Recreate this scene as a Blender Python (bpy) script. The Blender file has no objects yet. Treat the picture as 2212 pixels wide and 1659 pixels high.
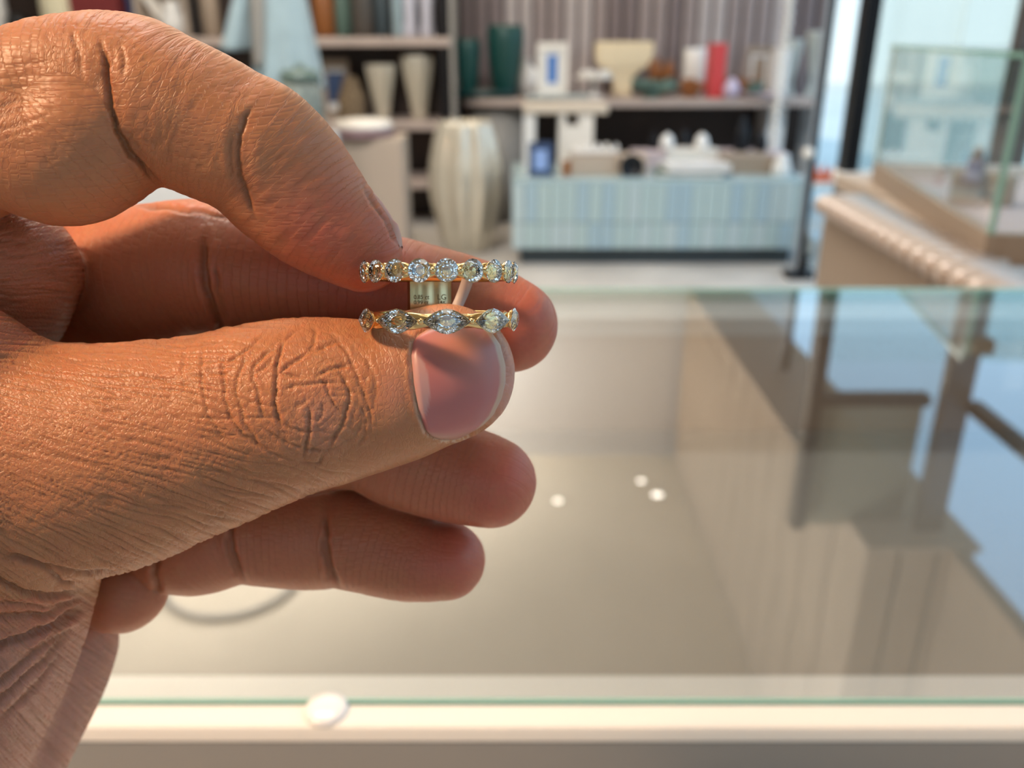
import bpy, bmesh, math, random
import numpy as np
from mathutils import Vector, Matrix
random.seed(7); RNG = np.random.RandomState(11)
SC = bpy.context.scene; COL = SC.collection
# ------------------------------------------------------------------ camera, world, lights, exposure
FP = 1850.0; CX, CY = 1106.0, 829.5
H = 1.25; PITCH = math.radians(22.35)
SP, CP = math.sin(PITCH), math.cos(PITCH)
CAMP = np.array([0., 0., H])
RV = np.array([1., 0, 0]); FV = np.array([0, CP, -SP]); UV = np.array([0, SP, CP])
cam_d = bpy.data.cameras.new('camera'); cam = bpy.data.objects.new('camera', cam_d); COL.objects.link(cam)
cam.location = (0, 0, H); cam.rotation_euler = (math.pi/2 - PITCH, 0, 0)
cam_d.sensor_width = 36; cam_d.lens = 36*FP/2212; cam_d.clip_start = 0.01; cam_d.clip_end = 200
cam_d.dof.use_dof = True; cam_d.dof.focus_distance = 0.113; cam_d.dof.aperture_fstop = 19
SC.camera = cam
SC.view_settings.view_transform = 'Standard'; SC.view_settings.look = 'None'
SC.view_settings.gamma = 1; SC.view_settings.use_curve_mapping = False
SC.view_settings.exposure = 0.0
SC.cycles.max_bounces = 10; SC.cycles.transmission_bounces = 10; SC.cycles.diffuse_bounces = 3
SC.cycles.glossy_bounces = 5; SC.cycles.transparent_max_bounces = 12
SC.cycles.caustics_reflective = False; SC.cycles.caustics_refractive = False
SC.cycles.sample_clamp_indirect = 6

wd = bpy.data.worlds.new('sky'); SC.world = wd; wd.use_nodes = True
nt = wd.node_tree; nt.nodes.clear()
tc = nt.nodes.new('ShaderNodeTexCoord'); sx = nt.nodes.new('ShaderNodeSeparateXYZ')
rp = nt.nodes.new('ShaderNodeValToRGB'); bg = nt.nodes.new('ShaderNodeBackground'); wo = nt.nodes.new('ShaderNodeOutputWorld')
nt.links.new(tc.outputs['Generated'], sx.inputs[0]); nt.links.new(sx.outputs['Z'], rp.inputs[0])
nt.links.new(rp.outputs[0], bg.inputs[0]); nt.links.new(bg.outputs[0], wo.inputs[0])
cr = rp.color_ramp
cr.elements[0].position = 0.0; cr.elements[0].color = (0.86, 0.92, 0.93, 1)
cr.elements[1].position = 0.45; cr.elements[1].color = (0.80, 1.32, 1.95, 1)
e = cr.elements.new(0.10); e.color = (0.95, 1.02, 1.02, 1)
e = cr.elements.new(0.25); e.color = (0.86, 1.30, 1.75, 1)
bg.inputs[1].default_value = 1.0

def aim(o, t):
    o.rotation_euler = (Vector(t) - o.location).to_track_quat('-Z', 'Y').to_euler()
def area(name, loc, tgt, size, power, col, sy=None):
    l = bpy.data.lights.new(name, 'AREA'); l.energy = power; l.color = col; l.size = size
    if sy: l.shape = 'RECTANGLE'; l.size_y = sy
    o = bpy.data.objects.new(name, l); COL.objects.link(o); o.location = loc; aim(o, tgt); return o
area('warm_spot_lamp', (-0.80, -0.10, 2.0), (-0.03, 0.11, 1.2), 0.14, 17, (1, 0.655, 0.40))
area('ceiling_lamp', (-0.8, 2.2, 4.05), (-0.6, 5.2, 0.6), 1.6, 230, (1, 0.98, 0.96), 1.2)
area('ceiling_lamp', (0.4, 0.2, 4.05), (0.4, 0.6, 0), 1.2, 12, (1, 0.93, 0.84), 1.2)
area('ceiling_fill', (-1.2, 5.6, 2.9), (-1.0, 5.4, 4.1), 4.5, 210, (1, 0.98, 0.95), .5)  # added uplight without a fixture, brightens the ceiling mirrored in the glass

sl = bpy.data.lights.new('sun', 'SUN'); sl.energy = 2.2; sl.angle = .01; sl.color = (1, .95, .88)
so = bpy.data.objects.new('sun', sl); COL.objects.link(so); so.location = (-6, -8, 9); aim(so, (-6+.35, -8+.75, 9-.62))
# ------------------------------------------------------------------ pixel helpers (2212 x 1659)
def ray(px, py):
    return FV + RV*((px-CX)/FP) - UV*((py-CY)/FP)
def WY(px, py, Y):
    d = ray(px, py); return CAMP + d*(Y/d[1])
def WZ(px, py, z):
    d = ray(px, py); return CAMP + d*((z-H)/d[2])
ZG = 1.0
def RZ(px, py, z):                       # point seen mirrored in the glass top, on plane z
    d = ray(px, py); d = np.array([d[0], d[1], -d[2]]); c = np.array([0, 0, 2*ZG-H]); return c + d*((z-c[2])/d[2])
def CW(p):                               # camera-space mm (right, down, forward) -> world
    p = np.asarray(p, float)/1000.
    return CAMP + p[..., 0:1]*RV - p[..., 1:2]*UV + p[..., 2:3]*FV

# ------------------------------------------------------------------ materials
def mat(name, col, rough=0.5, metal=0.0, var=0.0, scale=8.0, bump=0.0, **kw):
    m = bpy.data.materials.new(name); m.use_nodes = True; n = m.node_tree.nodes; L = m.node_tree.links
    b = n['Principled BSDF']
    b.inputs['Base Color'].default_value = (*col, 1); b.inputs['Roughness'].default_value = rough
    b.inputs['Metallic'].default_value = metal
    for k, v in kw.items(): b.inputs[k.replace('_', ' ')].default_value = v
    if var or bump:
        t = n.new('ShaderNodeTexCoord'); z = n.new('ShaderNodeTexNoise'); z.inputs['Scale'].default_value = scale
        z.inputs['Detail'].default_value = 4
        L.new(t.outputs['Object'], z.inputs['Vector'])
        if var:
            r = n.new('ShaderNodeValToRGB'); r.color_ramp.elements[0].position = .3; r.color_ramp.elements[1].position = .7
            r.color_ramp.elements[0].color = (*[max(0, c*(1-var)) for c in col], 1)
            r.color_ramp.elements[1].color = (*[min(1, c*(1+var)) for c in col], 1)
            L.new(z.outputs['Fac'], r.inputs[0]); L.new(r.outputs[0], b.inputs['Base Color'])
        if bump:
            q = n.new('ShaderNodeBump'); q.inputs['Strength'].default_value = bump; q.inputs['Distance'].default_value = .01
            L.new(z.outputs['Fac'], q.inputs['Height']); L.new(q.outputs[0], b.inputs['Normal'])
    return m
def glass_thin(name, tint, ior=1.5, mult=1.0):
    m = bpy.data.materials.new(name); m.use_nodes = True; n = m.node_tree.nodes; L = m.node_tree.links; n.clear()
    o = n.new('ShaderNodeOutputMaterial'); mx = n.new('ShaderNodeMixShader'); t = n.new('ShaderNodeBsdfTransparent')
    g = n.new('ShaderNodeBsdfGlossy'); f = n.new('ShaderNodeFresnel'); f.inputs['IOR'].default_value = ior
    t.inputs[0].default_value = (*tint, 1); g.inputs['Roughness'].default_value = 0.0
    mm = n.new('ShaderNodeMath'); mm.operation = 'MULTIPLY'; mm.inputs[1].default_value = mult; mm.use_clamp = True
    ge = n.new('ShaderNodeNewGeometry'); fb = n.new('ShaderNodeMath'); fb.operation = 'SUBTRACT'; fb.inputs[0].default_value = 1; L.new(ge.outputs['Backfacing'], fb.inputs[1])
    m2 = n.new('ShaderNodeMath'); m2.operation = 'MULTIPLY'; L.new(fb.outputs[0], m2.inputs[1])
    L.new(f.outputs[0], mm.inputs[0]); L.new(mm.outputs[0], m2.inputs[0]); L.new(m2.outputs[0], mx.inputs[0])
    L.new(t.outputs[0], mx.inputs[1]); L.new(g.outputs[0], mx.inputs[2]); L.new(mx.outputs[0], o.inputs[0]); return m
def emis(name, col, s):
    m = bpy.data.materials.new(name); m.use_nodes = True; b = m.node_tree.nodes['Principled BSDF']
    b.inputs['Base Color'].default_value = (*col, 1)
    b.inputs['Emission Color'].default_value = (*col, 1); b.inputs['Emission Strength'].default_value = s; return m

# ------------------------------------------------------------------ mesh helpers
def tag(o, label=None, cat=None, group=None, kind=None):
    if label: o['label'] = label
    if cat: o['category'] = cat
    if group: o['group'] = group
    if kind: o['kind'] = kind
    return o
def empty(name, loc, label, cat, group=None, rz=0):
    o = bpy.data.objects.new(name, None); COL.objects.link(o); o.location = [float(v) for v in loc]; o.rotation_euler = (0, 0, rz)
    o.empty_display_size = .05
    return tag(o, label, cat, group)
def bm_obj(name, bm, m, parent=None, loc=(0, 0, 0), smooth=False):
    bmesh.ops.recalc_face_normals(bm, faces=bm.faces)
    me = bpy.data.meshes.new(name); bm.to_mesh(me); bm.free()
    if m: me.materials.append(m)
    if smooth:
        for p in me.polygons: p.use_smooth = True
    o = bpy.data.objects.new(name, me); COL.objects.link(o); o.location = [float(v) for v in loc]; o.parent = parent
    return o
def b_box(bm, lo, hi, bev=0.0):
    r = bmesh.ops.create_cube(bm, size=1)
    for v in r['verts']:
        v.co = Vector([lo[i] + (v.co[i]+.5)*(hi[i]-lo[i]) for i in range(3)])
    if bev > 0:
        es = list({e for v in r['verts'] for e in v.link_edges})
        bmesh.ops.bevel(bm, geom=es, offset=bev, segments=2, affect='EDGES', profile=.6)
def box(name, lo, hi, m, parent=None, bev=0.0, loc=(0, 0, 0)):
    bm = bmesh.new(); b_box(bm, lo, hi, bev); return bm_obj(name, bm, m, parent, loc)
def lathe(name, prof, m, parent=None, loc=(0, 0, 0), n=32, ribs=0, rib=0.0, cap=True, twist=0.0, sq=(1, 1)):
    bm = bmesh.new(); rows = []
    for (r, z) in prof:
        row = []
        for i in range(n):
            a = 2*math.pi*i/n + twist*z
            k = 1 + (rib*abs(math.sin(ribs*a/2)) - rib if ribs else 0)
            row.append(bm.verts.new((r*k*math.cos(a)*sq[0], r*k*math.sin(a)*sq[1], z)))
        rows.append(row)
    for j in range(len(rows)-1):
        for i in range(n):
            bm.faces.new((rows[j][i], rows[j][(i+1) % n], rows[j+1][(i+1) % n], rows[j+1][i]))
    if cap:
        bm.faces.new(rows[0][::-1]); bm.faces.new(rows[-1])
    return bm_obj(name, bm, m, parent, loc, smooth=True)
def tube(name, pts, r, m, parent=None, n=10, loc=(0, 0, 0)):
    bm = bmesh.new(); rows = []
    pts = [Vector([float(c) for c in p]) for p in pts]; rr = r if hasattr(r, '__len__') else [r]*len(pts)
    for j, p in enumerate(pts):
        d = (pts[min(j+1, len(pts)-1)] - pts[max(j-1, 0)]).normalized()
        u = d.orthogonal().normalized() if j == 0 else (u - d*u.dot(d)).normalized()
        v = d.cross(u)
        rows.append([bm.verts.new(p + (u*math.cos(2*math.pi*i/n) + v*math.sin(2*math.pi*i/n))*rr[j]) for i in range(n)])
    for j in range(len(rows)-1):
        for i in range(n):
            bm.faces.new((rows[j][i], rows[j][(i+1) % n], rows[j+1][(i+1) % n], rows[j+1][i]))
    bm.faces.new(rows[0][::-1]); bm.faces.new(rows[-1])
    return bm_obj(name, bm, m, parent, loc, smooth=True)
def from_np(name, V, Fq, m, parent=None, smooth=True, extra=()):
    me = bpy.data.meshes.new(name); V = np.asarray(V, np.float32); Fq = np.asarray(Fq, np.int32)
    me.vertices.add(len(V)); me.vertices.foreach_set('co', V.ravel())
    k = Fq.shape[1]; xl = np.array([i for f in extra for i in f], np.int32); xc = np.array([len(f) for f in extra], np.int32)
    vi = np.concatenate([Fq.ravel(), xl]).astype(np.int32)
    ls = np.concatenate([np.arange(0, len(Fq)*k, k), len(Fq)*k + np.concatenate([[0], np.cumsum(xc)[:-1]])]) if len(xc) else np.arange(0, len(Fq)*k, k)
    me.loops.add(len(vi)); me.polygons.add(len(ls))
    me.loops.foreach_set('vertex_index', vi); me.polygons.foreach_set('loop_start', ls.astype(np.int32))
    me.polygons.foreach_set('use_smooth', np.full(len(ls), smooth))
    me.update(calc_edges=True)
    if m: me.materials.append(m)
    o = bpy.data.objects.new(name, me); COL.objects.link(o); o.parent = parent; return o
def dup(o, name=None, loc=None, parent=None):
    c = o.copy(); COL.objects.link(c)
    if loc is not None: c.location = [float(v) for v in loc]
    c.parent = parent
    return c
# ------------------------------------------------------------------ the shop: floor, walls, ceiling, window
def v3(p): return [float(c) for c in p]
M = {}
M['floor'] = mat('pale_carpet', (.50, .465, .42), .9, var=.12, scale=3, bump=.1)
M['ceil'] = mat('ceiling_plaster', (.66, .56, .42), .8, var=.06, scale=1.2)
M['soffit'] = mat('soffit_panel', (.50, .40, .30), .55, var=.1, scale=2)
M['slat'] = mat('walnut_slat', (.30, .24, .225), .45, var=.22, scale=4)
M['slatb'] = mat('wall_board', (.14, .11, .10), .7)
M['darkwood'] = mat('slat_shade_dark', (.045, .026, .018), .5, var=.2, scale=5)
M['black'] = mat('black_metal', (.012, .012, .014), .35, .5)
M['shelf'] = mat('pale_wood', (.46, .37, .32), .5, var=.08, scale=6)
M['cream'] = mat('cream_lacquer', (.84, .79, .71), .4)
M['white'] = mat('white_ceramic', (.80, .79, .76), .35)
M['pearl'] = mat('pearl_glaze', (.66, .60, .48), .2, .35, Coat_Weight=.5)
M['teal'] = mat('teal_glaze', (.006, .055, .048), .35, bump=.5, scale=60)
M['tealtray'] = mat('teal_tray', (.002, .03, .03), .3)
M['panel'] = mat('blue_grey_lacquer', (.42, .54, .56), .18, var=.12, scale=1.5)
M['plinth'] = mat('dark_plinth', (.05, .07, .08), .5)
M['taupe'] = mat('taupe_lacquer', (.34, .26, .19), .45, var=.05, scale=2)
M['taupe2'] = mat('taupe_linen', (.47, .38, .30), .6)
M['silver'] = mat('brushed_steel', (.5, .5, .5), .3, .9)
M['blue'] = mat('blue_print', (.06, .20, .55), .5)
M['navy'] = mat('navy_leather', (.03, .06, .14), .5)
M['red'] = mat('red_cover', (.62, .06, .06), .5)
M['dkred'] = mat('dark_red_cloth', (.17, .018, .018), .6)
M['amber'] = mat('amber_leaf', (.26, .09, .02), .5)
M['orange'] = mat('orange_coral', (.72, .16, .06), .5)
M['green'] = mat('grey_green_leaf', (.09, .15, .12), .6)
M['dress'] = mat('pale_blue_fabric', (.32, .43, .47), .8, var=.08, scale=12, Sheen_Weight=.3)
M['grey'] = mat('warm_grey', (.30, .28, .25), .5)
M['grey2'] = mat('satin_grey_beige', (.25, .24, .225), .4)
M['pink'] = mat('pale_pink_felt', (.55, .45, .46), .8)
M['skinbase'] = mat('linen', (.60, .52, .42), .7)
M['glass'] = glass_thin('clear_glass', (.96, .985, .975), 1.5, 1.6)
M['wglass'] = glass_thin('window_glass', (.93, .97, .97), 1.45, .6)
M['wtint'] = glass_thin('tinted_window_glass', (.82, .84, .82), 1.45, .6)
M['topglass'] = glass_thin('counter_glass', (.95, .96, .955), 1.8, 2.2)
M['gedge'] = mat('green_glass_edge', (.28, .52, .44), .12, Coat_Weight=.6)
M['bond'] = mat('frosted_bond_strip', (.66, .70, .72), .35, Coat_Weight=.4)
def cyl_y(px, Y): return WY(px, 100, Y)[0]
YB = 6.6                                                     # back wall plane
XL, XR = -5.5, 6.5
fl = tag(box('floor', (XL, -3.0, -.12), (XR, YB+.3, 0), M['floor']), kind='structure')
ceil = tag(box('ceiling', (XL, -3.0, 4.1), (1.82, YB+.3, 4.25), M['ceil']), kind='structure')
XW = float(WY(1782, 100, YB)[0])                             # where the wood wall ends and the window begins
wall = tag(box('wall_back', (XL, YB, 0), (XW, YB+.25, 4.1), M['slatb']), kind='structure')
x = XL+.035; s0 = None; k = 0
while x < XW-.03:
    if x > -1.6:
        if s0 is None:
            s0 = [box('slat', (-.042, -.04, 0), (.042, 0, 2.17), m_, wall, bev=.012) for m_ in (M['slat'], mat('walnut_slat_light', (.44, .38, .36), .4, var=.2, scale=4), mat('walnut_slat_dark', (.19, .145, .14), .45, var=.2, scale=4))]
            for q_, o_ in enumerate(s0): o_.location = (x, YB, .02); x += .105
        g_ = gn_slat = math.sin(x*5.1)+math.sin(x*13.7+1)
        dup(s0[1 if g_ > .7 else 2 if g_ < -.6 else 0], loc=(x, YB, .02), parent=wall)
    x += .105
# joined reeding where nothing in the photograph shows it singly
bm = bmesh.new(); x = XL+.035
while x < -1.62: b_box(bm, (x-.028, YB-.035, .02), (x+.028, YB, 4.05)); x += .078
tag(bm_obj('reeding', bm, M['slat'], wall), kind='stuff')
# back window wall
tag(box('wall_back', (XL, YB-.05, 2.2), (XW, YB-.036, 4.1), mat('pale_bulkhead', (.72, .70, .66), .7)), kind='structure')
# unseen walls behind the camera and left: piers added for reflection contrast, less fill
PM_ = mat('pale_contrast_pier', (.34, .31, .28), .6)
wf = tag(box('unseen_wall_front', (XL, -3.1, 2.9), (XR, -2.9, 4.1), PM_), kind='structure')
for i in range(9): o = box('contrast_pier', (-.40, -.12, 0), (.40, .12, 2.9), PM_, wf); o.location = (XL+.3+i*1.42, -3.0, 0)
wl_ = tag(box('unseen_wall_left', (XL-.2, -3.0, 2.9), (XL, YB, 4.1), PM_), kind='structure')
for i in range(6): o = box('contrast_pier', (-.1, -.8, 0), (.1, .8, 2.9), PM_, wl_); o.location = (XL-.1, -2.5+i*1.9, 0)
def lbox(name, lo, hi, m, par, bev=0.0):
    L0 = par.location if par else Vector((0, 0, 0))
    c = [(lo[i]+hi[i])/2 for i in range(3)]
    o = box(name, [lo[i]-c[i] for i in range(3)], [hi[i]-c[i] for i in range(3)], m, par, bev); o.location = Vector(c) - L0; return o
YG = 2.99; xm = float(WY(1836, 330, YG)[0])
wn = tag(empty('window_1', (xm, YG, 0), None, None), kind='structure')
lbox('mullion', (xm-.024, YG-.03, .02), (xm+.024, YG+.04, 2.6), M['black'], wn)
lbox('glass_pane', (xm+.02, YG, .80), (1.69, YG+.01, 2.6), M['wtint'], wn)
lbox('sill', (xm-.03, YG-.05, .77), (1.58, YG+.06, .81), M['white'], wn, .004)
lbox('sill_wall', (xm-.02, YG-.01, 0), (1.58, YG+.05, .77), M['white'], wn)
lbox('transom', (xm-.02, YG-.03, 2.02), (1.58, YG+.03, 2.06), M['black'], wn)
lbox('roller_blind', (xm+.03, YG+.02, 2.06), (1.58, YG+.024, 2.6), mat('blind_fabric', (.62, .58, .50), .8, Transmission_Weight=.0), wn)
# right side: window wall on x = 1.72 nearer than a dark column, soffit above it
XS = 1.69
lowz = .05
wn2 = tag(empty('window_2', (XS, 1.2, 0), None, None), kind='structure')
lbox('glass_pane', (XS+.012, -3.0, .1), (XS+.02, 2.909, 2.6), M['wglass'], wn2)
lbox('transom', (XS, -3.0, 2.01), (XS+.04, 2.905, 2.06), M['black'], wn2)
lbox('sill', (XS, -3.0, 0), (XS+.12, 2.905, .1), M['grey'], wn2)
lbox('mullion', (XS, .3, .1), (XS+.05, .37, 2.6), M['black'], wn2)
col_ = tag(box('trim_1', (1.60, 2.91, 0), (1.70, 2.955, 2.6), mat('dark_column', (.13, .11, .10), .35, .3)), kind='structure')
sof = tag(box('trim_2', (1.40, 2.82, 2.62), (1.78, YB-.06, 4.09), M['slatb']), kind='structure')
so2 = sof
# soffit cladding: upright boards with shadow joints, each its own board
bmat = M['soffit']
def board(lo, hi, m=bmat):
    o = lbox('panel', lo, hi, m, sof, .004); o.location = Vector([(lo[i]+hi[i])/2 for i in range(3)]); return o
y = 2.82
while y < YB-.2:
    board((1.36, y, 2.60), (1.40, y+.275, 4.09)); y += .30
xx = 1.36
while xx < 1.7: board((xx, 2.79, 2.60), (xx+.125, 2.82, 4.09)); xx += .145
board((1.36, 2.79, 2.575), (1.80, YB-.06, 2.60), mat('soffit_underside', (.56, .46, .36), .5))
sof2 = tag(box('trim_3', (XS, -3.0, 2.6), (XS+.06, 2.785, 4.09), M['soffit']), kind='structure')
# recessed downlights in the soffit and the ceiling
LD = emis('lamp_glow', (1, .72, .45), 14); LT = mat('lamp_trim', (.7, .6, .5), .4)
def downlight(p, r, lab, em=LD):
    p = v3(p); t = empty('downlight', p, lab, 'lamp', None)
    lathe('trim_ring', [(r*1.35, 0), (r*1.35, -.006), (r*1.02, -.008), (r, 0)], LT, t, n=24, cap=False)
    bm = bmesh.new(); bmesh.ops.create_cone(bm, cap_ends=True, segments=20, radius1=r, radius2=r, depth=.004); o = bm_obj('lens', bm, em, t); o.location = (0, 0, -.001); return t
downlight(RZ(1775, 892, 2.573), .016, 'small warm downlight in the soffit, the farther of the pair')
downlight(RZ(1850, 980, 2.573), .016, 'small warm downlight in the soffit, the nearer of the pair')
LW = emis('lamp_glow_white', (1, .93, .8), 9)
downlight(RZ(1205, 1083, 4.095), .03, 'small ceiling downlight left of the close pair', LW)
downlight(RZ(1385, 1040, 4.095), .03, 'small ceiling downlight, farther one of the close pair', LW)
downlight(RZ(1420, 1070, 4.095), .04, 'small ceiling downlight, nearer one of the close pair', LW)
# big ring pendant under the ceiling whose reflection lies on the glass
rc = v3(RZ(505, 1245, 4.07)); pend = empty('ring_pendant', rc, 'large round grey hoop hung under the ceiling', 'lamp')
tube('hoop', [(.43*math.cos(a), .43*math.sin(a), 0) for a in np.linspace(0, 2*math.pi, 49)], .022, M['grey'], pend)
for a in (0.5, 2.6, 4.7): tube('cable', [(.43*math.cos(a), .43*math.sin(a), 0), (.43*math.cos(a), .43*math.sin(a), .03)], .004, M['black'], pend, 6)

# ------------------------------------------------------------------ the glass display case in front of us
yn = float(WZ(1106, 1508, ZG)[1]); yf = float(WZ(1106, 624, ZG)[1]); y1 = float(WZ(1106, 1466, ZG)[1]); y0_ = float(WZ(1106, 662, ZG)[1])
dc = empty('display_case', (0, yn, 0), 'long glass-topped jewellery counter with cream edge, directly under the hand', 'counter')
GX0, GX1 = -1.6, 1.06
lbox('glass_top', (GX0, yn, ZG-.005), (GX1, yf, ZG), M['topglass'], dc)
lbox('front_glass_edge', (GX0, yn-.0015, ZG-.005), (GX1, yn, ZG), M['gedge'], dc)
lbox('back_glass_edge', (GX0, yf-.006, ZG-.012), (GX1, yf+.002, ZG+.0005), M['gedge'], dc)
lbox('front_bond_strip', (GX0, yn+.0005, ZG-.03), (GX1, y1+.008, ZG-.0055), M['bond'], dc)
lbox('back_bond_strip', (GX0, y0_, ZG-.03), (GX1, yf-.007, ZG-.0125), M['bond'], dc)
lbox('deck', (GX0, y1-.02, .845), (GX1, y0_, .865), mat('deck_suede', (.27, .255, .23), .8, var=.06, scale=4), dc)
def ypx(py, z): return float(WZ(1106, py, z)[1])
lbox('front_rail', (GX0, ypx(1572, .999), .991), (GX1, yn-.002, .999), M['cream'], dc, .002)
lbox('rail_face', (GX0, ypx(1572, .999)+.001, .945), (GX1, yn-.002, .9905), M['grey2'], dc)
lbox('front_channel', (GX0, ypx(1648, .955), .915), (GX1, ypx(1572, .999)-.001, .955), M['grey2'], dc, .002)
lbox('front_ledge', (GX0, .10, .90), (GX1, ypx(1648, .95), .945), M['cream'], dc, .003)
lbox('cabinet_body', (GX0, .13, .08), (GX1, y0_+.06, .845), M['taupe'], dc)
lbox('plinth', (GX0+.03, .16, 0), (GX1-.03, y0_+.03, .08), M['plinth'], dc)
lbox('back_rail', (GX0, y0_+.001, .845), (GX1, yf, ZG-.03), M['taupe2'], dc)
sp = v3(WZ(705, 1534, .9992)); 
st = lathe('ring_glint_disc', [(.0001, .0022), (.0055, .0022), (.0084, .0014), (.009, 0), (.0001, 0)], mat('glint_white', (.9, .88, .86), .15, .0, Emission_Strength=0), None, sp, 24, cap=False)  # solid disc added for the out-of-focus glint of the ring
tag(st, 'small round disc added for the blurred ring glint on the cream counter edge', 'disc')

# ------------------------------------------------------------------ right-hand counter with scalloped edge and its glass box
zt = .93; X0 = .628; Ya, Yb_ = 1.06, 1.78
rc_ = empty('fluted_counter', (X0, Ya, 0), 'taupe counter with scalloped pale top edge, right of the glass case', 'counter')
lbox('top_slab', (X0+.02, Ya, zt-.035), (1.58, Yb_, zt), M['taupe2'], rc_, .003)
lbox('rear_slab', (X0+.16, Yb_+.001, zt-.035), (1.58, 2.12, zt), M['taupe2'], rc_, .003)
lbox('face_panel', (X0+.022, Ya+.01, .1), (X0+.04, Yb_, zt-.03), M['taupe'], rc_)
lbox('body', (X0+.04, Ya+.02, .0), (1.57, Yb_-.01, zt-.036), M['taupe'], rc_)
lbox('rear_body', (X0+.2, Yb_-.009, 0), (1.57, 2.10, zt-.036), M['taupe'], rc_)
pitch = .0445; sc0 = None; yy = Ya+.022
RM = mat('satin_taupe', (.60, .50, .43), .28, .1, Coat_Weight=.5)
while yy < Yb_:
    if sc0 is None:
        sc0 = lathe('flute', [(.001, 0), (.010, .002), (.016, .008), (.0195, .017), (.0215, .03), (.0215, .10)], RM, rc_, (0, yy-Ya, zt-.005), 20); sc0.rotation_euler = (0, math.pi/2, 0); sc0.location.x = -.012
    else: c_ = dup(sc0, loc=(-.012, yy-Ya, zt-.005), parent=rc_)
    yy += pitch
gb = empty('glass_box', (.70, 1.25, zt), 'clear glass display box with green edges and wooden base on the scalloped counter', 'display box')
x1_, xb, ya, yb = .70, 1.40, 1.25, 2.01; gt = 1.217; gb.rotation_euler = (0, 0, -.165)
lbox('base_frame', (x1_, ya, zt+.0005), (x1_+.02, yb, zt+.045), M['taupe'], gb, .002)
lbox('base_frame', (x1_+.02, ya, zt+.0005), (xb, ya+.02, zt+.045), M['taupe'], gb, .002)
lbox('base_frame', (x1_+.02, yb-.02, zt+.0005), (xb, yb, zt+.045), M['white'], gb, .002)
lbox('base_deck', (x1_+.02, ya+.02, zt+.0005), (xb, yb-.02, zt+.02), M['pink'], gb)
lbox('glass_side', (x1_+.004, ya, zt+.045), (x1_+.009, yb, gt), M['glass'], gb)
lbox('glass_front', (x1_+.004, ya, zt+.045), (xb, ya+.005, gt), M['glass'], gb)
lbox('glass_back', (x1_+.004, yb-.005, zt+.045), (xb, yb, gt), M['glass'], gb)
lbox('glass_lid', (x1_, ya-.002, gt), (xb, yb+.002, gt+.007), M['glass'], gb)
lbox('lid_edge', (x1_-.001, ya-.002, gt), (x1_+.0005, yb+.002, gt+.007), M['gedge'], gb)
lbox('lid_edge', (x1_-.001, yb+.002, gt), (xb, yb+.004, gt+.007), M['gedge'], gb)
lbox('corner_edge', (x1_+.001, yb-.006, zt+.045), (x1_+.009, yb+.001, gt), mat('pale_glass_edge', (.62, .80, .76), .2), gb)
lbox('corner_edge', (x1_+.001, ya-.001, zt+.045), (x1_+.009, ya+.006, gt), M['gedge'], gb)
lbox('hinge_block', (x1_+.02, ya+.01, gt-.022), (x1_+.05, ya+.04, gt), M['taupe'], gb, .002)
for nm, px, py, r, h, lab in (('riser_block', 2085, 425, .028, .06, 'taupe cylinder riser in the glass box, left one'), ('riser_block', 2150, 440, .03, .055, 'taupe cylinder riser in the glass box, right one')):
    p = WY(px, py, 1.62); p[2] = zt+.0205
    t = lathe(nm, [(r*.98, 0), (r, .003), (r, h-.003), (r*.97, h)], M['taupe2'], None, v3(p), 28); tag(t, lab, 'riser', 'cylinder risers in the glass box')
    last = p, h
p = WY(2095, 425, 1.62); p[2] = zt+.0815
t = lathe('jewellery_bust', [(.012, 0), (.016, .008), (.014, .022), (.008, .03), (.009, .038), (.002, .044)], M['taupe'], None, v3(p), 20); tag(t, 'small brown jewellery bust on the left riser', 'bust')

# ------------------------------------------------------------------ standing glass screen between the shop and the window
sx_, sy_ = WY(1722, 600, 4.6)[0], 4.6
scr = empty('glass_screen', (float(sx_), sy_, 0), 'tall clear glass screen with slim dark steel post', 'screen')
xo = float(sx_)
lbox('post', (xo-.014, sy_-.02, 0), (xo+.014, sy_+.02, 2.55), M['black'], scr)
lbox('post_trim', (xo-.034, sy_-.012, .02), (xo-.0145, sy_+.012, 2.55), M['silver'], scr)
lbox('glass_pane', (xo+.0145, sy_-.004, .04), (xo+1.5, sy_+.004, 2.5), M['glass'], scr)
lbox('foot', (xo-.07, sy_-.07, 0), (xo+.07, sy_+.07, .03), M['black'], scr, .004)
lp = WZ(1738, 590, 0.0); t = empty('floor_spot', v3(lp), 'small black floor spotlight with white lens at the screen foot', 'lamp')
lathe('base', [(.05, 0), (.05, .02), (.02, .03), (.015, .1)], M['black'], t, n=20)
lathe('head', [(.035, .09), (.055, .12), (.055, .2), (.045, .235)], M['silver'], t, n=20)
kn_ = WZ(1746, 331, .62); kn_ = WY(1746, 331, 4.55)
t = empty('door_knob', v3(kn_), 'round pale knob on the steel post of the glass screen', 'knob')
bm = bmesh.new(); bmesh.ops.create_uvsphere(bm, u_segments=20, v_segments=12, radius=.03); bm_obj('ball', bm, M['cream'], t, smooth=True)
tube('stem', [(0, .01, 0), (.07, .05, 0)], .006, M['silver'], t, 8)

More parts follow.
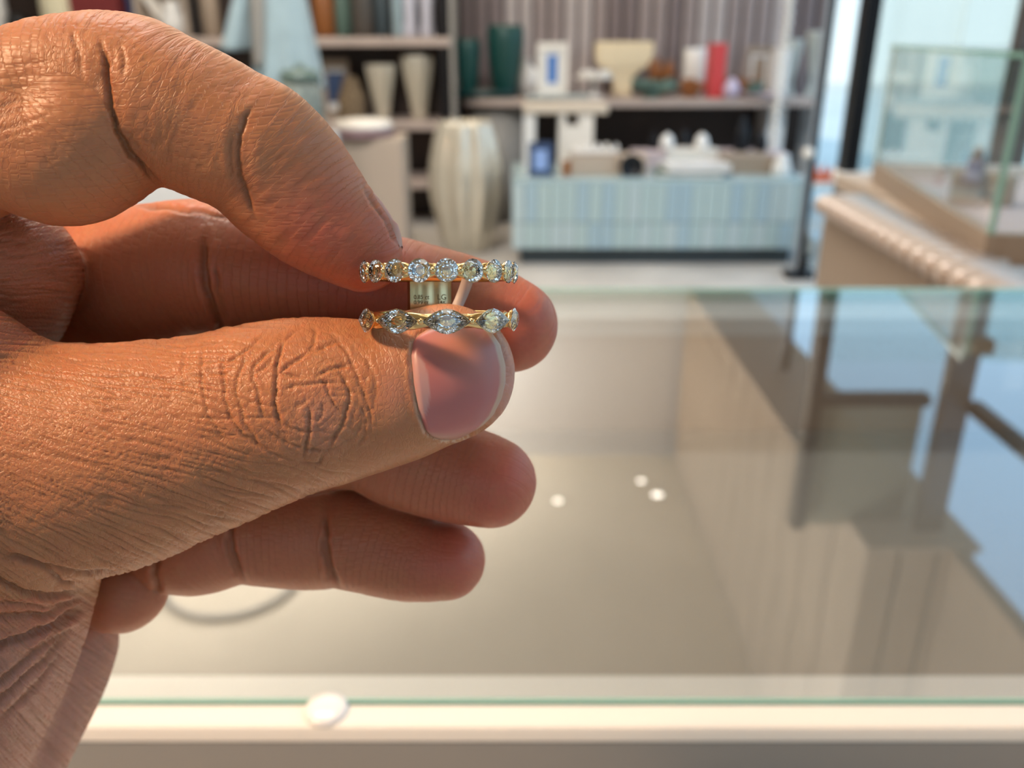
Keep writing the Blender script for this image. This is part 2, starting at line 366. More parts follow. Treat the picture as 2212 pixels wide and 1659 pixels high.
# ------------------------------------------------------------------ low teal counter
YC = 4.85
def px_x(px, py, Y): return float(WY(px, py, Y)[0])
def px_z(py, Y): return float(WY(1106, py, Y)[2])
zc0, zc1 = 0.0, px_z(388, YC); xa, xb2 = px_x(1106, 480, YC), px_x(1738, 480, YC)
tc_ = empty('panelled_counter', (xa, YC, 0), 'low pale blue-green counter clad in glossy upright panels', 'counter')
DEP = .68
lbox('body', (xa+.02, YC+.02, .10), (xb2-.02, YC+DEP-.02, zc1-.02), M['plinth'], tc_)
lbox('plinth', (xa+.05, YC+.05, 0), (xb2-.05, YC+DEP-.05, .1), M['plinth'], tc_)
lbox('top', (xa, YC-.005, zc1-.02), (xb2, YC+DEP, zc1), M['panel'], tc_, .003)
npn = 23; pw = (xb2-xa)/npn; zmid = px_z(480, YC)
p0 = p1 = None
PM = [mat('panel_tone_%s' % s, c, .16, var=.06, scale=1.5) for s, c in (('green', (.44, .57, .57)), ('grey', (.48, .59, .60)), ('blue', (.38, .52, .58)))]
pmesh = []
for m_ in PM:
    for z0_, z1_ in ((.10, zmid-.002), (zmid+.002, zc1-.021)):
        o = box('panel', (0, -.012, 0), (pw-.004, .016, z1_-z0_), m_, None, .003); pmesh.append((o.data, z0_)); bpy.data.objects.remove(o)
for i in range(npn):
    for r_ in (0, 1):
        k = RNG.randint(0, 3); me, z0_ = pmesh[k*2+r_]
        o = bpy.data.objects.new('panel', me); COL.objects.link(o); o.parent = tc_; o.location = (i*pw+.002, 0, z0_)
        o.rotation_euler = (0, 0, RNG.uniform(-.06, .06))
for i in range(9):
    for r_ in (0, 1):
        k = 2; me, z0_ = pmesh[k*2+r_]
        o = bpy.data.objects.new('panel', me); COL.objects.link(o); o.parent = tc_; o.location = (xb2-xa, i*pw+.002, z0_); o.rotation_euler = (0, 0, math.pi/2)
TZ = zc1
def onz(name, px0, px1, pytop, z, Y, m, lab, cat, dep=.12, bev=.004, group=None):
    """box whose front face spans px0..px1 at depth Y, standing on z, top at pytop"""
    xa_, xb_ = px_x(px0, 300, Y), px_x(px1, 300, Y); h = px_z(pytop, Y)-z
    o = box(name, (0, 0, 0), (xb_-xa_, dep, h), m, None, bev); o.location = (xa_, Y, z+.0005); tag(o, lab, cat, group); return o
# things on the teal counter
t = empty('picture_frame', (px_x(1168, 340, 4.95), 4.97, TZ), 'navy picture frame with pale blue picture on the low counter', 'frame')
fw = px_x(1195, 340, 4.95)-px_x(1142, 340, 4.95); fh = px_z(308, 4.95)-TZ
lbox('frame_board', (t.location.x-fw/2, 4.96, TZ+.001), (t.location.x+fw/2, 4.975, TZ+fh), M['navy'], t, .004)
lbox('picture', (t.location.x-fw*.27, 4.955, TZ+fh*.2), (t.location.x+fw*.27, 4.9605, TZ+fh*.78), mat('pale_blue_print', (.28, .42, .75), .4), t)
o = lbox('stand', (t.location.x-.01, 4.975, TZ+.001), (t.location.x+.01, 5.04, TZ+fh*.5), M['navy'], t)
YA = 5.25
t = empty('display_riser', (px_x(1140, 300, YA), YA, TZ), 'cream lacquered riser table with two openings on the low counter', 'riser')
X_ = lambda px: px_x(px, 280, YA); Z_ = lambda py: px_z(py, YA)
lbox('tabletop', (X_(1130), YA-.02, Z_(246)), (X_(1312), YA+.26, Z_(226)), M['skinbase'], t, .01)
lbox('leg', (X_(1131), YA, TZ+.001), (X_(1157), YA+.2, Z_(246)), M['white'], t, .006)
lbox('box_side', (X_(1208), YA, TZ+.001), (X_(1222), YA+.2, Z_(246)), M['cream'], t, .004)
lbox('box_side', (X_(1250), YA, TZ+.001), (X_(1282), YA+.2, Z_(246)), M['cream'], t, .004)
lbox('box_front', (X_(1222), YA, TZ+.001), (X_(1250), YA+.2, Z_(272)), M['cream'], t)
onz('linen_box', 1236, 1336, 338, TZ, 5.0, M['taupe2'], 'pale grey linen box on the low counter', 'box', .2)
onz('card_stand', 1216, 1234, 348, TZ, 4.98, M['amber'], 'small brown card stand left of the linen box', 'stand', .03)
YD = 5.1
t = empty('jewellery_tray', (px_x(1290, 325, YD), YD, TZ), 'white jewellery tray heaped with small pieces on the linen box', 'tray')
zt_ = px_z(336, 5.0)+.002; t.location.z = zt_
lbox('tray_base', (px_x(1237, 325, YD), YD-.05, zt_), (px_x(1332, 325, YD), YD+.08, zt_+.02), M['white'], t, .004)
for i in range(9):
    o = lathe('ring_cone', [(.018, 0), (.014, .012), (.006, .03), (.001, .034)], M['white' if i % 3 else 'cream'], t, (px_x(1245, 325, YD)-t.location.x + (i % 5)*.052 + .02, (i//5)*.05-.02, .0205), 14)
t = empty('hollow_box', (px_x(1365, 360, 4.95), 4.95, TZ), 'taupe box with dark round opening on the low counter', 'box')
hx = [px_x(p, 360, 4.95) for p in (1338, 1400)]; hz = px_z(338, 4.95)
lbox('shell', (hx[0], 4.96, TZ+.001), (hx[1], 5.15, hz), M['taupe2'], t, .01)
o = lathe('opening', [(.001, 0), (.06, 0), (.062, .012), (.068, .012), (.068, -.004)], M['black'], t, (0, .006, (hz-TZ)/2), 28, cap=False); o.rotation_euler = (math.pi/2, 0, 0)
# book stack
for i, (p0_, p1_, y0b, y1b, m_, lab) in enumerate(((1420, 1560, 376, 388, 'green', 'large grey-green book, lowest in the stack on the low counter'), (1436, 1572, 366, 376, 'white', 'large white book, topmost in the stack on the low counter'))):
    zb0, zb1 = px_z(y1b, 4.95), px_z(y0b, 4.95); zb0 = TZ+.0005+i*.036; zb1 = zb0+.034
    c0_ = (px_x(p0_, 380, 4.95)+px_x(p1_, 380, 4.95))/2
    t = empty('book', (c0_, 5.0, zb0), lab, 'book', None, (-.06, .05)[i])
    w_ = (px_x(p1_, 380, 4.95)-px_x(p0_, 380, 4.95))/2
    o = box('cover', (-w_, -.12, 0), (w_, .12, .005), M[m_], t); o = box('cover', (-w_, -.12, .029), (w_, .12, .034), M[m_], t)
    o = box('spine', (-w_, .115, .005), (w_, .12, .029), M[m_], t); o = box('pages', (-w_+.006, -.112, .005), (w_-.006, .114, .029), M['white'], t)
onz('long_box', 1572, 1680, 338, TZ, 5.05, M['taupe'], 'long taupe box at the right end of the low counter', 'box', .22)
onz('pale_case', 1444, 1560, 326, TZ, 5.3, M['cream'], 'wide cream case behind the books on the low counter', 'case', .2)
onz('pink_case', 1395, 1440, 330, TZ, 5.25, M['pink'], 'pale pink case left of the wide cream case', 'case', .15)
for px, lab in ((1441, 'small white dome cloche, left of two on the cream case'), (1516, 'small white dome cloche, right of two on the cream case')):
    zz = px_z(326, 5.3)+.001; z2 = px_z(288, 5.35)-zz
    o = lathe('dome', [(.042, 0), (.044, z2*.3), (.038, z2*.62), (.024, z2*.85), (.006, z2*.97), (.006, z2)], M['white'], None, (px_x(px, 310, 5.38), 5.38, zz), 24); tag(o, lab, 'dome')
Yv = 5.0; p = (px_x(1690, 350, Yv), Yv, TZ+.0005); hh = px_z(334, Yv)-TZ
o = lathe('vase', [(.045, 0), (.055, hh*.1), (.05, hh*.5), (.035, hh*.8), (.04, hh)], M['white'], None, p, 28); tag(o, 'white waisted vase at the right end of the low counter', 'vase')
# dark busts on the floor cabinet behind
YK = 5.62
kz = px_z(330, YK)
o = lbox('low_cabinet', (px_x(1370, 330, YK), YK-.03, 0), (px_x(1700, 330, YK), YK+.22, kz), M['pink'], None, .004); tag(o, 'pale pink low cabinet behind the teal counter', 'cabinet')
for px, ph, r, lab in ((1602, 252, .055, 'tall black necklace bust on the pink cabinet'), (1645, 280, .045, 'short black necklace bust on the pink cabinet'), (1412, 285, .03, 'small black ring stand, leftmost on the pink cabinet'), (1478, 280, .04, 'small black ring stand between the white domes')):
    h_ = px_z(ph, YK+.08)-kz
    o = lathe('bust_stand', [(r*.8, 0), (r*.9, .01), (r, h_*.35), (r*.75, h_*.65), (r*.35, h_*.85), (r*.3, h_)], M['black'], None, (px_x(px, 300, YK+.08), YK+.08, kz+.001), 24, sq=(1, .6)); tag(o, lab, 'bust')

# ------------------------------------------------------------------ long console against the slatted wall
YQ = 5.95; zq = px_z(214, YQ); 
t = cons = empty('console_table', (px_x(1360, 214, YQ), YQ, 0), 'long pale console table with rounded left end along the slatted wall', 'table')
bm = bmesh.new(); xl, xr = px_x(982, 214, YQ), px_x(1768, 214, YQ); pts = []
for a in np.linspace(math.pi, 1.5*math.pi, 14): pts.append((xl+.3+.3*math.cos(a), YQ+.30+.3*math.sin(a)))
for s_ in np.linspace(0, 1, 12)[1:]: pts.append((xl+.3+(xr-xl-.3)*s_, YQ - .06*math.sin(math.pi*s_)))
pts += [(xr, YQ+.55), (xl, YQ+.55)]
lo = [bm.verts.new((x_-t.location.x, y_-YQ, zq-.045)) for x_, y_ in pts]; hi_ = [bm.verts.new((x_-t.location.x, y_-YQ, zq)) for x_, y_ in pts]
bm.faces.new(lo[::-1]); bm.faces.new(hi_)
for i in range(len(pts)): j = (i+1) % len(pts); bm.faces.new((lo[i], lo[j], hi_[j], hi_[i]))
bm_obj('tabletop', bm, M['shelf'], t)
lathe('drum_leg', [(.20, 0), (.20, zq-.046)], M['grey'], t, (px_x(1078, 300, 6.2)-t.location.x, .28, 0), 40)
lbox('panel_leg', (px_x(1653, 280, 6.15), 6.1, 0), (px_x(1690, 280, 6.15), 6.4, zq-.046), M['white'], t)
lbox('panel_leg', (px_x(1752, 280, 6.15), 6.1, 0), (px_x(1764, 280, 6.15), 6.4, zq-.046), M['white'], t)
lbox('shade_panel', (px_x(1125, 280, 6.35), 6.46, 0), (px_x(1752, 280, 6.35), 6.5, zq-.046), M['darkwood'], t)  # dark sheet standing for the shaded slats below the tabletop
QZ = zq+.0005
def qx(px, Y=6.1): return px_x(px, 150, Y)
def qh(py, Y=6.1): return px_z(py, Y)-zq
# teal pair of vases on a dark teal tray
o = lathe('tray', [(.20, 0), (.23, .015), (.235, .05), (.22, .05), (.215, .02), (.001, .015)], M['tealtray'], None, (qx(1048), 6.12, QZ), 40, cap=False, sq=(1.0, .7)); tag(o, 'dark teal oval tray on the console', 'tray')
for px, py, r, lab in ((1012, 84, .085, 'shorter teal textured vase, left one on the dark teal tray'), (1092, 54, .125, 'taller teal textured vase, right one on the dark teal tray')):
    h_ = px_z(py, 6.12)-zq-.017
    o = lathe('teal_vase', [(r*.55, 0), (r*.68, h_*.12), (r*.85, h_*.4), (r, h_*.75), (r*.98, h_*.93), (r*.9, h_), (r*.82, h_*.97), (r*.6, h_*.3), (.001, h_*.28)], M['teal'], None, (qx(px, 6.12), 6.12, QZ+.0165), 40, cap=False); tag(o, lab, 'vase')
o = lathe('shell_vase', [(.05, 0), (.10, .03), (.115, .1), (.08, .17), (.03, .21), (.035, .24)], M['white'], None, (qx(1136, 6.33), 6.33, QZ), 28, 6, .06, twist=6); tag(o, 'round white shell-like vase beside the teal vases', 'vase')
def frame(px0, px1, py0, pyb, Y, mf, mp, lab, inset=.25, z=QZ):
    a_, b_ = px_x(px0, 150, Y), px_x(px1, 150, Y); h_ = px_z(py0, Y)-z; w_ = b_-a_
    t = empty('picture_frame', ((a_+b_)/2, Y, z), lab, 'frame'); 
    lbox('frame_bar', (a_, Y, z+.001), (a_+w_*.16, Y+.02, z+h_), mf, t, .003); lbox('frame_bar', (b_-w_*.16, Y, z+.001), (b_, Y+.02, z+h_), mf, t, .003)
    lbox('frame_bar', (a_+w_*.16, Y, z+h_*.86), (b_-w_*.16, Y+.02, z+h_), mf, t, .003); lbox('frame_bar', (a_+w_*.16, Y, z+.001), (b_-w_*.16, Y+.02, z+h_*.14), mf, t, .003)
    lbox('mount', (a_+w_*.14, Y+.012, z+h_*.12), (b_-w_*.14, Y+.018, z+h_*.88), M['white'], t)
    lbox('picture', (a_+w_*(.5-inset*.5), Y+.008, z+h_*.27), (b_-w_*(.5-inset*.5), Y+.0115, z+h_*.78), mp, t)
    return t
frame(1160, 1226, 92, 195, 6.05, M['cream'], M['blue'], 'cream picture frame holding a narrow blue picture on the console', .32)
o = box('acrylic_tray', (-.22, -.06, 0), (.2, .06, .03), mat('frosted_acrylic', (.66, .72, .69), .2, Transmission_Weight=.3), None, .006); o.location = (qx(1208, 5.96), 6.0-.035, QZ); tag(o, 'frosted rectangular tray in front of the cream frame', 'tray')
# tiered white stand
t = empty('tiered_stand', (qx(1285, 6.06), 6.06, QZ), 'pale tiered stand with shell pieces left of the cream vase', 'stand')
lathe('foot', [(.07, 0), (.06, .01), (.015, .02), (.012, .10), (.03, .115)], M['cream'], t, n=24)
lathe('plate', [(.03, .115), (.12, .12), (.13, .135), (.12, .14), (.001, .13)], M['cream'], t, n=36, cap=False)
for i in range(7):
    a = i*.9; lathe('shell', [(.004, 0), (.025, .008), (.028, .02), (.012, .035), (.002, .04)], M['white'], t, (.08*math.cos(a), .06*math.sin(a), .136), 12, 5, .15)
# cream fan-shaped vase
h_ = px_z(90, 6.33)-zq; bm = bmesh.new(); wv = [.10, .085, .09, .13, .26, .275, .275]; hv = [0, .02, h_*.28, h_*.42, h_*.58, h_*.8, h_]
rows = [[bm.verts.new((sx2*w_, sy2*(.055+.1*w_), z_)) for sx2, sy2 in ((-1, -1), (1, -1), (1, 1), (-1, 1))] for w_, z_ in zip(wv, hv)]
for a_, b_ in zip(rows, rows[1:]):
    for i in range(4): bm.faces.new((a_[i], a_[(i+1) % 4], b_[(i+1) % 4], b_[i]))
bm.faces.new(rows[0][::-1]); bm.faces.new(rows[-1])
bmesh.ops.bevel(bm, geom=list(bm.edges), offset=.012, segments=2, affect='EDGES')
for v in bm.verts: v.co.x *= .72
o = bm_obj('fan_vase', bm, mat('warm_cream', (.80, .66, .44), .5), None, (qx(1345, 6.33), 6.33, QZ)); tag(o, 'tall warm cream fan-shaped vase on the console', 'vase')
# amber coral and grey-green foliage
def spray(name, px, Y, h, m, lab, cat, n=16, spread=.12, leaf=.05):
    t = empty(name, (qx(px, Y), Y, QZ), lab, cat); rg = random.Random(int(px))
    lathe('holder', [(.04, 0), (.06, .015), (.055, .03), (.02, .035)], m, t, n=18)
    for i in range(n):
        a = rg.uniform(0, 6.28); s_ = rg.uniform(.3, 1)*spread; hh_ = h*rg.uniform(.55, 1)
        tip = (s_*math.cos(a), s_*math.sin(a)*.6, hh_)
        tube('branch', [(0, 0, .03), (tip[0]*.35, tip[1]*.35, hh_*.5), (tip[0]*.8, tip[1]*.8, hh_*.85), tip], [.006, .010, leaf*.45, .003], m, t, 6)
    return t
spray('coral_branch', 1428, 6.25, qh(120, 6.25), M['amber'], 'amber branching coral behind the grey-green foliage', 'ornament', 14, .13, .05)
spray('foliage', 1408, 6.03, .13, M['green'], 'low grey-green succulent spray on the console', 'plant', 34, .21, .045)
spray('coral_branch', 1494, 6.12, .13, M['amber'], 'low amber coral under the white tumbler', 'ornament', 22, .10, .06)
o = lathe('tumbler', [(.06, 0), (.075, .03), (.085, .24), (.075, .25), (.001, .1)], M['white'], None, (qx(1501, 6.36), 6.36, QZ), 28); tag(o, 'white tumbler vase behind the low amber coral', 'vase')
o.scale = (1, 1, (px_z(104, 6.36)-zq)/.25)
# red book upright
t = empty('book', (qx(1552, 6.05), 6.05, QZ), 'tall red book standing upright on the console', 'book', None, .06); h_ = px_z(94, 6.05)-zq
box('cover', (-.045, 0, 0), (-.036, .16, h_), M['red'], t, .001); box('cover', (.036, 0, 0), (.045, .16, h_), M['red'], t, .001)
box('spine', (-.045, -.008, 0), (.045, 0, h_), M['red'], t, .003); box('pages', (-.036, .001, .004), (.036, .152, h_-.004), M['cream'], t)
o = lathe('lilac_bud_vase', [(.02, 0), (.05, .03), (.055, .07), (.03, .11), (.012, .13)], mat('lilac_glaze', (.55, .48, .62), .3), None, (qx(1583, 6.0), 5.99, QZ), 24); tag(o, 'small round lilac bud vase right of the red book', 'vase')
o = lathe('bowl', [(.05, 0), (.06, .01), (.13, .11), (.125, .11), (.05, .02), (.001, .02)], M['amber'], None, (qx(1606, 6.3), 6.3, QZ), 28, cap=False); tag(o, 'amber bowl behind the lilac bud vase', 'bowl')
spray('foliage', 1632, 6.06, .11, M['green'], 'dark green succulent spray right of the amber bowl', 'plant', 18, .07, .04)
frame(1610, 1672, 100, 190, 6.35, M['taupe'], M['taupe'], 'plain taupe picture frame leaning at the right of the console', .4)
onz('book_end', 1658, 1688, 104, zq, 6.12, M['white'], 'upright white block at the right end of the console', 'block', .12)
t = empty('dish', (qx(1656, 5.97), 5.99, QZ), 'low pale pink dish at the front of the console', 'dish'); lathe('dish_body', [(.06, 0), (.13, .02), (.14, .035), (.13, .035), (.001, .012)], M['pink'], t, n=28, cap=False); 
for px, pt, r, Y_, lab in ((1712, 84, .055, 6.2, 'tall frosted glass cone vase, left one by the glass screen'), (1757, 66, .075, 6.2, 'tall frosted glass cone vase, right one by the glass screen')):
    h_ = px_z(pt, Y_)-zq
    o = lathe('cone_vase', [(r*.5, 0), (r*.5, .01), (r*.2, h_*.25), (r*.7, h_*.7), (r, h_*.93), (r*.9, h_), (r*.6, h_*.7), (.002, h_*.3)], mat('frosted_glass_%d' % px, (.72, .76, .70), .35, Transmission_Weight=.4), None, (qx(px, Y_), Y_, QZ), 28, cap=False); tag(o, lab, 'vase')
# pale beads added in place of a reflection on the glass edge
Yg = 5.75; t = empty('reflection_beads', v3(WY(1706, 0, Yg)), 'string of pale beads standing in for a reflection on the glass edge', 'reflection')
gx, gz = t.location.x, t.location.z; b0 = None
bm = bmesh.new(); bmesh.ops.create_uvsphere(bm, u_segments=12, v_segments=8, radius=.027); b0 = bm_obj('bead', bm, M['cream'], t, smooth=True)
zz = px_z(330, Yg); b0.location = (0, 0, zz-gz); i = 0
while zz < 2.2:
    zz += .056; i += 1; dup(b0, loc=(.004*math.sin(i), 0, zz-gz), parent=t)
tube('reflection_cord', [(0, 0, px_z(330, Yg)-gz), (0, 0, 4.09-gz)], .004, M['cream'], t, 6)

# low white table with orange coral
YT = 4.95; zt2 = px_z(396, YT); xa_, xb_ = px_x(1742, 396, YT), px_x(1862, 396, YT)
t = empty('side_table', ((xa_+xb_)/2, YT, 0), 'low white table beyond the steel post', 'table')
lbox('tabletop', (xa_, YT-.02, zt2-.03), (xb_+.1, YT+.35, zt2), M['white'], t, .005)
for a_ in (xa_+.03, xb_+.07):
    for b_ in (YT+.01, YT+.32): lbox('leg', (a_-.012, b_-.012, 0), (a_+.012, b_+.012, zt2-.03), M['white'], t)
t = empty('coral_row', (px_x(1788, 385, YT+.06), YT+.06, zt2), 'row of bright orange coral tufts on the low white table', 'coral')
lbox('base', (px_x(1726+16, 385, YT+.06), YT+.03, zt2+.0005), (px_x(1846, 385, YT+.06), YT+.12, zt2+.02), M['orange'], t, .004)
for i in range(14):
    xx = px_x(1748+7*i, 385, YT+.06)-t.location.x; tube('tuft', [(xx, .02, .015), (xx+.004, .02, .04), (xx+.008*(-1)**i, .02, .055+.02*(i % 3))], [.016, .013, .004], M['orange'], t, 7)

# ------------------------------------------------------------------ big floor vase, pedestal, cabinet
Yw = 5.25; vx = px_x(1008, 400, Yw); hv = px_z(262, Yw); rv = (px_x(1092, 400, Yw)-px_x(926, 400, Yw))/2
prof = [(rv*.60, 0), (rv*.64, .01), (rv*.80, hv*.2), (rv*.97, hv*.42), (rv*1.0, hv*.55), (rv*.95, hv*.7), (rv*.82, hv*.88), (rv*.70, hv*.985), (rv*.68, hv), (rv*.62, hv*.99), (rv*.6, hv*.7), (.01, hv*.6)]
o = lathe('floor_vase', prof, M['pearl'], None, (vx, Yw, .0005), 96, 9, .15, cap=False); tag(o, 'big pearly ribbed floor vase left of the teal counter', 'vase')
# beige pedestal with rounded tray on top
Yp = 4.75; t = empty('pedestal', (px_x(815, 400, Yp), Yp, 0), 'taupe square pedestal with a rounded pink-edged tray, left of the big floor vase', 'pedestal')
pz = px_z(300, Yp); lbox('block', (px_x(700, 400, Yp), Yp, 0.03), (px_x(873, 400, Yp), Yp+.3, pz), M['taupe2'], t, .01); lbox('base', (px_x(706, 400, Yp), Yp+.02, 0), (px_x(868, 400, Yp), Yp+.28, .03), M['black'], t)
lathe('tray', [(.17, 0), (.19, .01), (.195, .03), (.18, .03), (.001, .02)], mat('mauve_lacquer', (.26, .15, .17), .4), t, (px_x(778, 300, Yp+.14)-t.location.x, .14, pz+.001), 40, cap=False)
o = lathe('cushion', [(.10, 0), (.15, .01), (.165, .035), (.15, .06), (.08, .07)], M['cream'], None, (px_x(785, 285, Yp+.14), Yp+.14, pz+.022), 36); tag(o, 'round cream cushion in the mauve tray on the pedestal', 'cushion')
# shelving unit on the left
YS = 5.9
t = sh = empty('shelving_unit', (px_x(960, 100, YS), YS, 0), 'tall open shelving unit with black posts and pale wood boards', 'shelves')
xR, xL_ = px_x(972, 100, YS), px_x(-520, 100, YS); z1s, z2s, z3s = px_z(80, YS), px_z(262, YS), .32
for z_ in (z1s, z2s, z3s, z1s+.62): lbox('shelf_board', (xL_, YS-.03, z_-.055), (xR, YS+.42, z_), M['shelf'], t, .006)
for px in (958, 432, -100): 
    for yy in (YS+.01, YS+.38): lbox('post', (px_x(px-9, 100, YS), yy-.02, 0), (px_x(px+6, 100, YS), yy+.02, 2.5), M['black'], t)
lbox('back_board', (xL_, YS+.43, 0), (xR, YS+.45, 2.5), M['darkwood'], t)
lbox('side_panel', (xR+.001, YS-.02, 0), (xR+.03, YS+.45, 2.5), M['grey'], t)
SZ1, SZ2 = z1s+.0005, z2s+.0005
def sx2(px, Y=6.0): return px_x(px, 100, Y)
for px, pt, r, lab in ((820, 138, .105, 'shorter pearly fluted vase, left one on the middle shelf'), (901, 118, .115, 'taller pearly fluted vase, right one on the middle shelf')):
    h_ = px_z(pt, 6.05)-z2s
    o = lathe('fluted_vase', [(r*.42, 0), (r*.45, .01), (r*.62, h_*.35), (r*.88, h_*.7), (r, h_*.95), (r*.98, h_), (r*.9, h_*.98), (.01, h_*.4)], M['pearl'], None, (sx2(px, 6.05), 6.05, SZ2), 64, 8, .14, cap=False); tag(o, lab, 'vase')
def woven(px, pt, r, lab, m):
    h_ = px_z(pt, 6.02)-z2s; o = lathe('woven_basket', [(r*.9, 0), (r, .02), (r*.95, h_*.5), (r*.6, h_*.85), (r*.35, h_)], m, None, (sx2(px, 6.02), 6.02, SZ2), 40, 14, .08, twist=9, sq=(1, .7)); tag(o, lab, 'basket')
woven(752, 165, .105, 'brown woven basket left of the pearly vases', mat('woven_brown', (.20, .14, .08), .8, bump=1, scale=50, var=.5))
frame(694, 752, 128, 250, 6.1, M['taupe'], M['navy'], 'framed dark blue picture left of the woven basket', .7, SZ2)
frame(650, 700, 150, 250, 6.2, M['grey'], M['dress'], 'grey framed pale picture behind the glass jar', .6, SZ2)
# top shelf items
def jar(px, Y, r, hgt, m, lab, nm='jar', cat='jar', z=SZ1):
    o = lathe(nm, [(r*.8, 0), (r, .015), (r, hgt*.7), (r*.7, hgt*.85), (r*.5, hgt)], m, None, (sx2(px, Y), Y, z), 24); tag(o, lab, cat); return o
jar(705, 6.05, .07, .34, M['amber'], 'dark amber jar, leftmost on the top shelf right of the blue dress')
jar(745, 6.1, .06, .30, M['green'], 'grey-green jar, second from the blue dress on the top shelf')
jar(788, 6.05, .075, .36, mat('smoked_glass', (.08, .07, .06), .2), 'smoked jar in the middle of the top shelf')
jar(828, 6.1, .05, .33, M['plinth'], 'slim dark grey jar on the top shelf')
jar(862, 6.05, .035, .38, M['dress'], 'slim pale blue bottle on the top shelf', 'bottle', 'bottle')
t = empty('twin_bust', (sx2(905), 6.05, SZ1), 'pair of white draped figures at the right end of the top shelf', 'figurine')
for dx in (-.055, .055): lathe('figure', [(.045, 0), (.05, .02), (.04, .16), (.052, .26), (.03, .31), (.02, .33), (.035, .37), (.03, .42), (.005, .44)], mat('lilac_white', (.62, .62, .70), .5), t, (dx, 0, 0), 24, 7, .15, twist=5)
# left part of the top shelf
jar(-2, 6.0, .09, .40, M['white'], 'white ceramic jar at the far left of the top shelf', z=SZ1+.0)
o = box('display_block', (-.16, -.1, 0), (.16, .1, .09), M['grey'], None, .005); o.location = (sx2(60), 6.2, SZ1); tag(o, 'low grey block behind the black ball', 'block')
bm = bmesh.new(); bmesh.ops.create_uvsphere(bm, u_segments=28, v_segments=18, radius=.075); 
for v in bm.verts: v.co.x *= 1+.05*math.sin(9*v.co.z/.075)
o = bm_obj('black_ball', bm, M['black'], None, (sx2(50, 5.98), 5.98, SZ1+.076), smooth=True); tag(o, 'black glossy ball on the top shelf beside the cream cylinder', 'ball')
o = lathe('cream_cylinder', [(.10, 0), (.105, .01), (.105, .5), (.10, .52)], mat('ivory', (.74, .68, .48), .5), None, (sx2(140, 6.0), 6.0, SZ1), 32, 12, .04); tag(o, 'tall ivory ribbed cylinder on the top shelf', 'vase')
t = empty('storage_box', (sx2(218, 6.0), 6.0, SZ1), 'dark red cloth box on the top shelf', 'box')
box('box_body', (-.15, -.04, 0), (.17, .2, .3), M['dkred'], t, .005); box('lid', (-.155, -.045, .3005), (.172, .205, .36), M['dkred'], t, .005)
t = empty('book', (sx2(290, 6.0), 6.1, SZ1), 'dark blue book upright right of the red box', 'book')
box('cover', (-.05, 0, 0), (-.042, .2, .33), M['navy'], t); box('cover', (.042, 0, 0), (.05, .2, .33), M['navy'], t); box('spine', (-.05, -.006, 0), (.05, 0, .33), M['navy'], t); box('pages', (-.042, .001, .004), (.042, .19, .325), M['cream'], t)
t = empty('shadow_box', (sx2(358, 6.0), 6.0, SZ1), 'pale wooden open box with slanted strips on the top shelf', 'box')
for lo_, hi2 in (((-.17, 0, 0), (-.14, .15, .3)), ((.14, 0, 0), (.17, .15, .3)), ((-.17, 0, .3005), (.17, .15, .34)), ((-.14, .12, 0), (.14, .15, .3))): box('side', lo_, hi2, M['taupe2'], t, .003)
o = box('strip', (-.03, 0, 0), (.03, .02, .3), M['cream'], t, .003); o.rotation_euler = (0, -.6, 0); o.location = (.05, .05, .02)
o = lathe('white_pitcher', [(.05, 0), (.075, .02), (.08, .1), (.05, .17), (.055, .21)], M['white'], t, (.06, .04, .001), 24)
jar(462, 6.0, .06, .34, M['taupe'], 'brown vase between the black post and the blue dress', 'vase', 'vase')

# ------------------------------------------------------------------ blue dress on a stand, glass jar
Yd = 4.3
t = empty('dress_stand', (px_x(640, 100, Yd), Yd, 0), 'pale blue draped dress on a dark stand in front of the shelves', 'dress')
def cloth(name, pl, pr, ytop, ybot, Y, folds, ph):
    bm = bmesh.new(); rows = []; n = 40; m_ = 16
    for j in range(m_+1):
        s_ = j/m_; py = ytop+(ybot-ytop)*s_; row = []
        a_, b_ = pl[0]+(pl[1]-pl[0])*s_, pr[0]+(pr[1]-pr[0])*s_
        xa3, xb3 = px_x(a_, py, Y), px_x(b_, py, Y); z_ = px_z(py, Y); c3 = (xa3+xb3)/2; w3 = (xb3-xa3)/2
        for i in range(n):
            a = 2*math.pi*i/n; k = 1+.10*s_*math.sin(folds*a+ph+s_)
            row.append(bm.verts.new((c3+w3*k*math.cos(a)-t.location.x, .10*k*math.sin(a)*(.6+.6*s_), z_)))
        rows.append(row)
    for r1, r2 in zip(rows, rows[1:]):
        for i in range(n): bm.faces.new((r1[i], r1[(i+1) % n], r2[(i+1) % n], r2[i]))
    bm.faces.new(rows[0]); bm.faces.new(rows[-1][::-1])
    return bm_obj(name, bm, M['dress'], t, smooth=True)
cloth('skirt', (575, 545), (650, 698), -60, 190, Yd, 9, 0)
o = cloth('sleeve', (515, 480), (548, 540), -60, 108, Yd-.02, 5, 1)
cloth('sash', (545, 560), (585, 600), -60, 140, Yd+.06, 5, 2).data.materials[0] = M['grey']
tube('pole', [(0, 0, 0.02), (0, 0, px_z(150, Yd))], .012, M['black'], t); lathe('base', [(.15, 0), (.15, .015), (.02, .02)], M['black'], t)
Yj = 3.6; jz = px_z(300, Yj)
t = empty('side_pedestal', (px_x(600, 300, Yj), Yj, 0), 'white square pedestal behind the fingers, carrying a glass jar', 'pedestal')
lbox('block', (px_x(255, 300, Yj), Yj-.05, 0), (px_x(700, 300, Yj), Yj+.32, jz), mat('bright_white', (.86, .85, .82), .4), t, .006)
t = empty('glass_jar', (px_x(655, 240, Yj+.1), Yj+.1, jz+.001), 'clear glass jar with dark green lid on the white pedestal', 'jar')
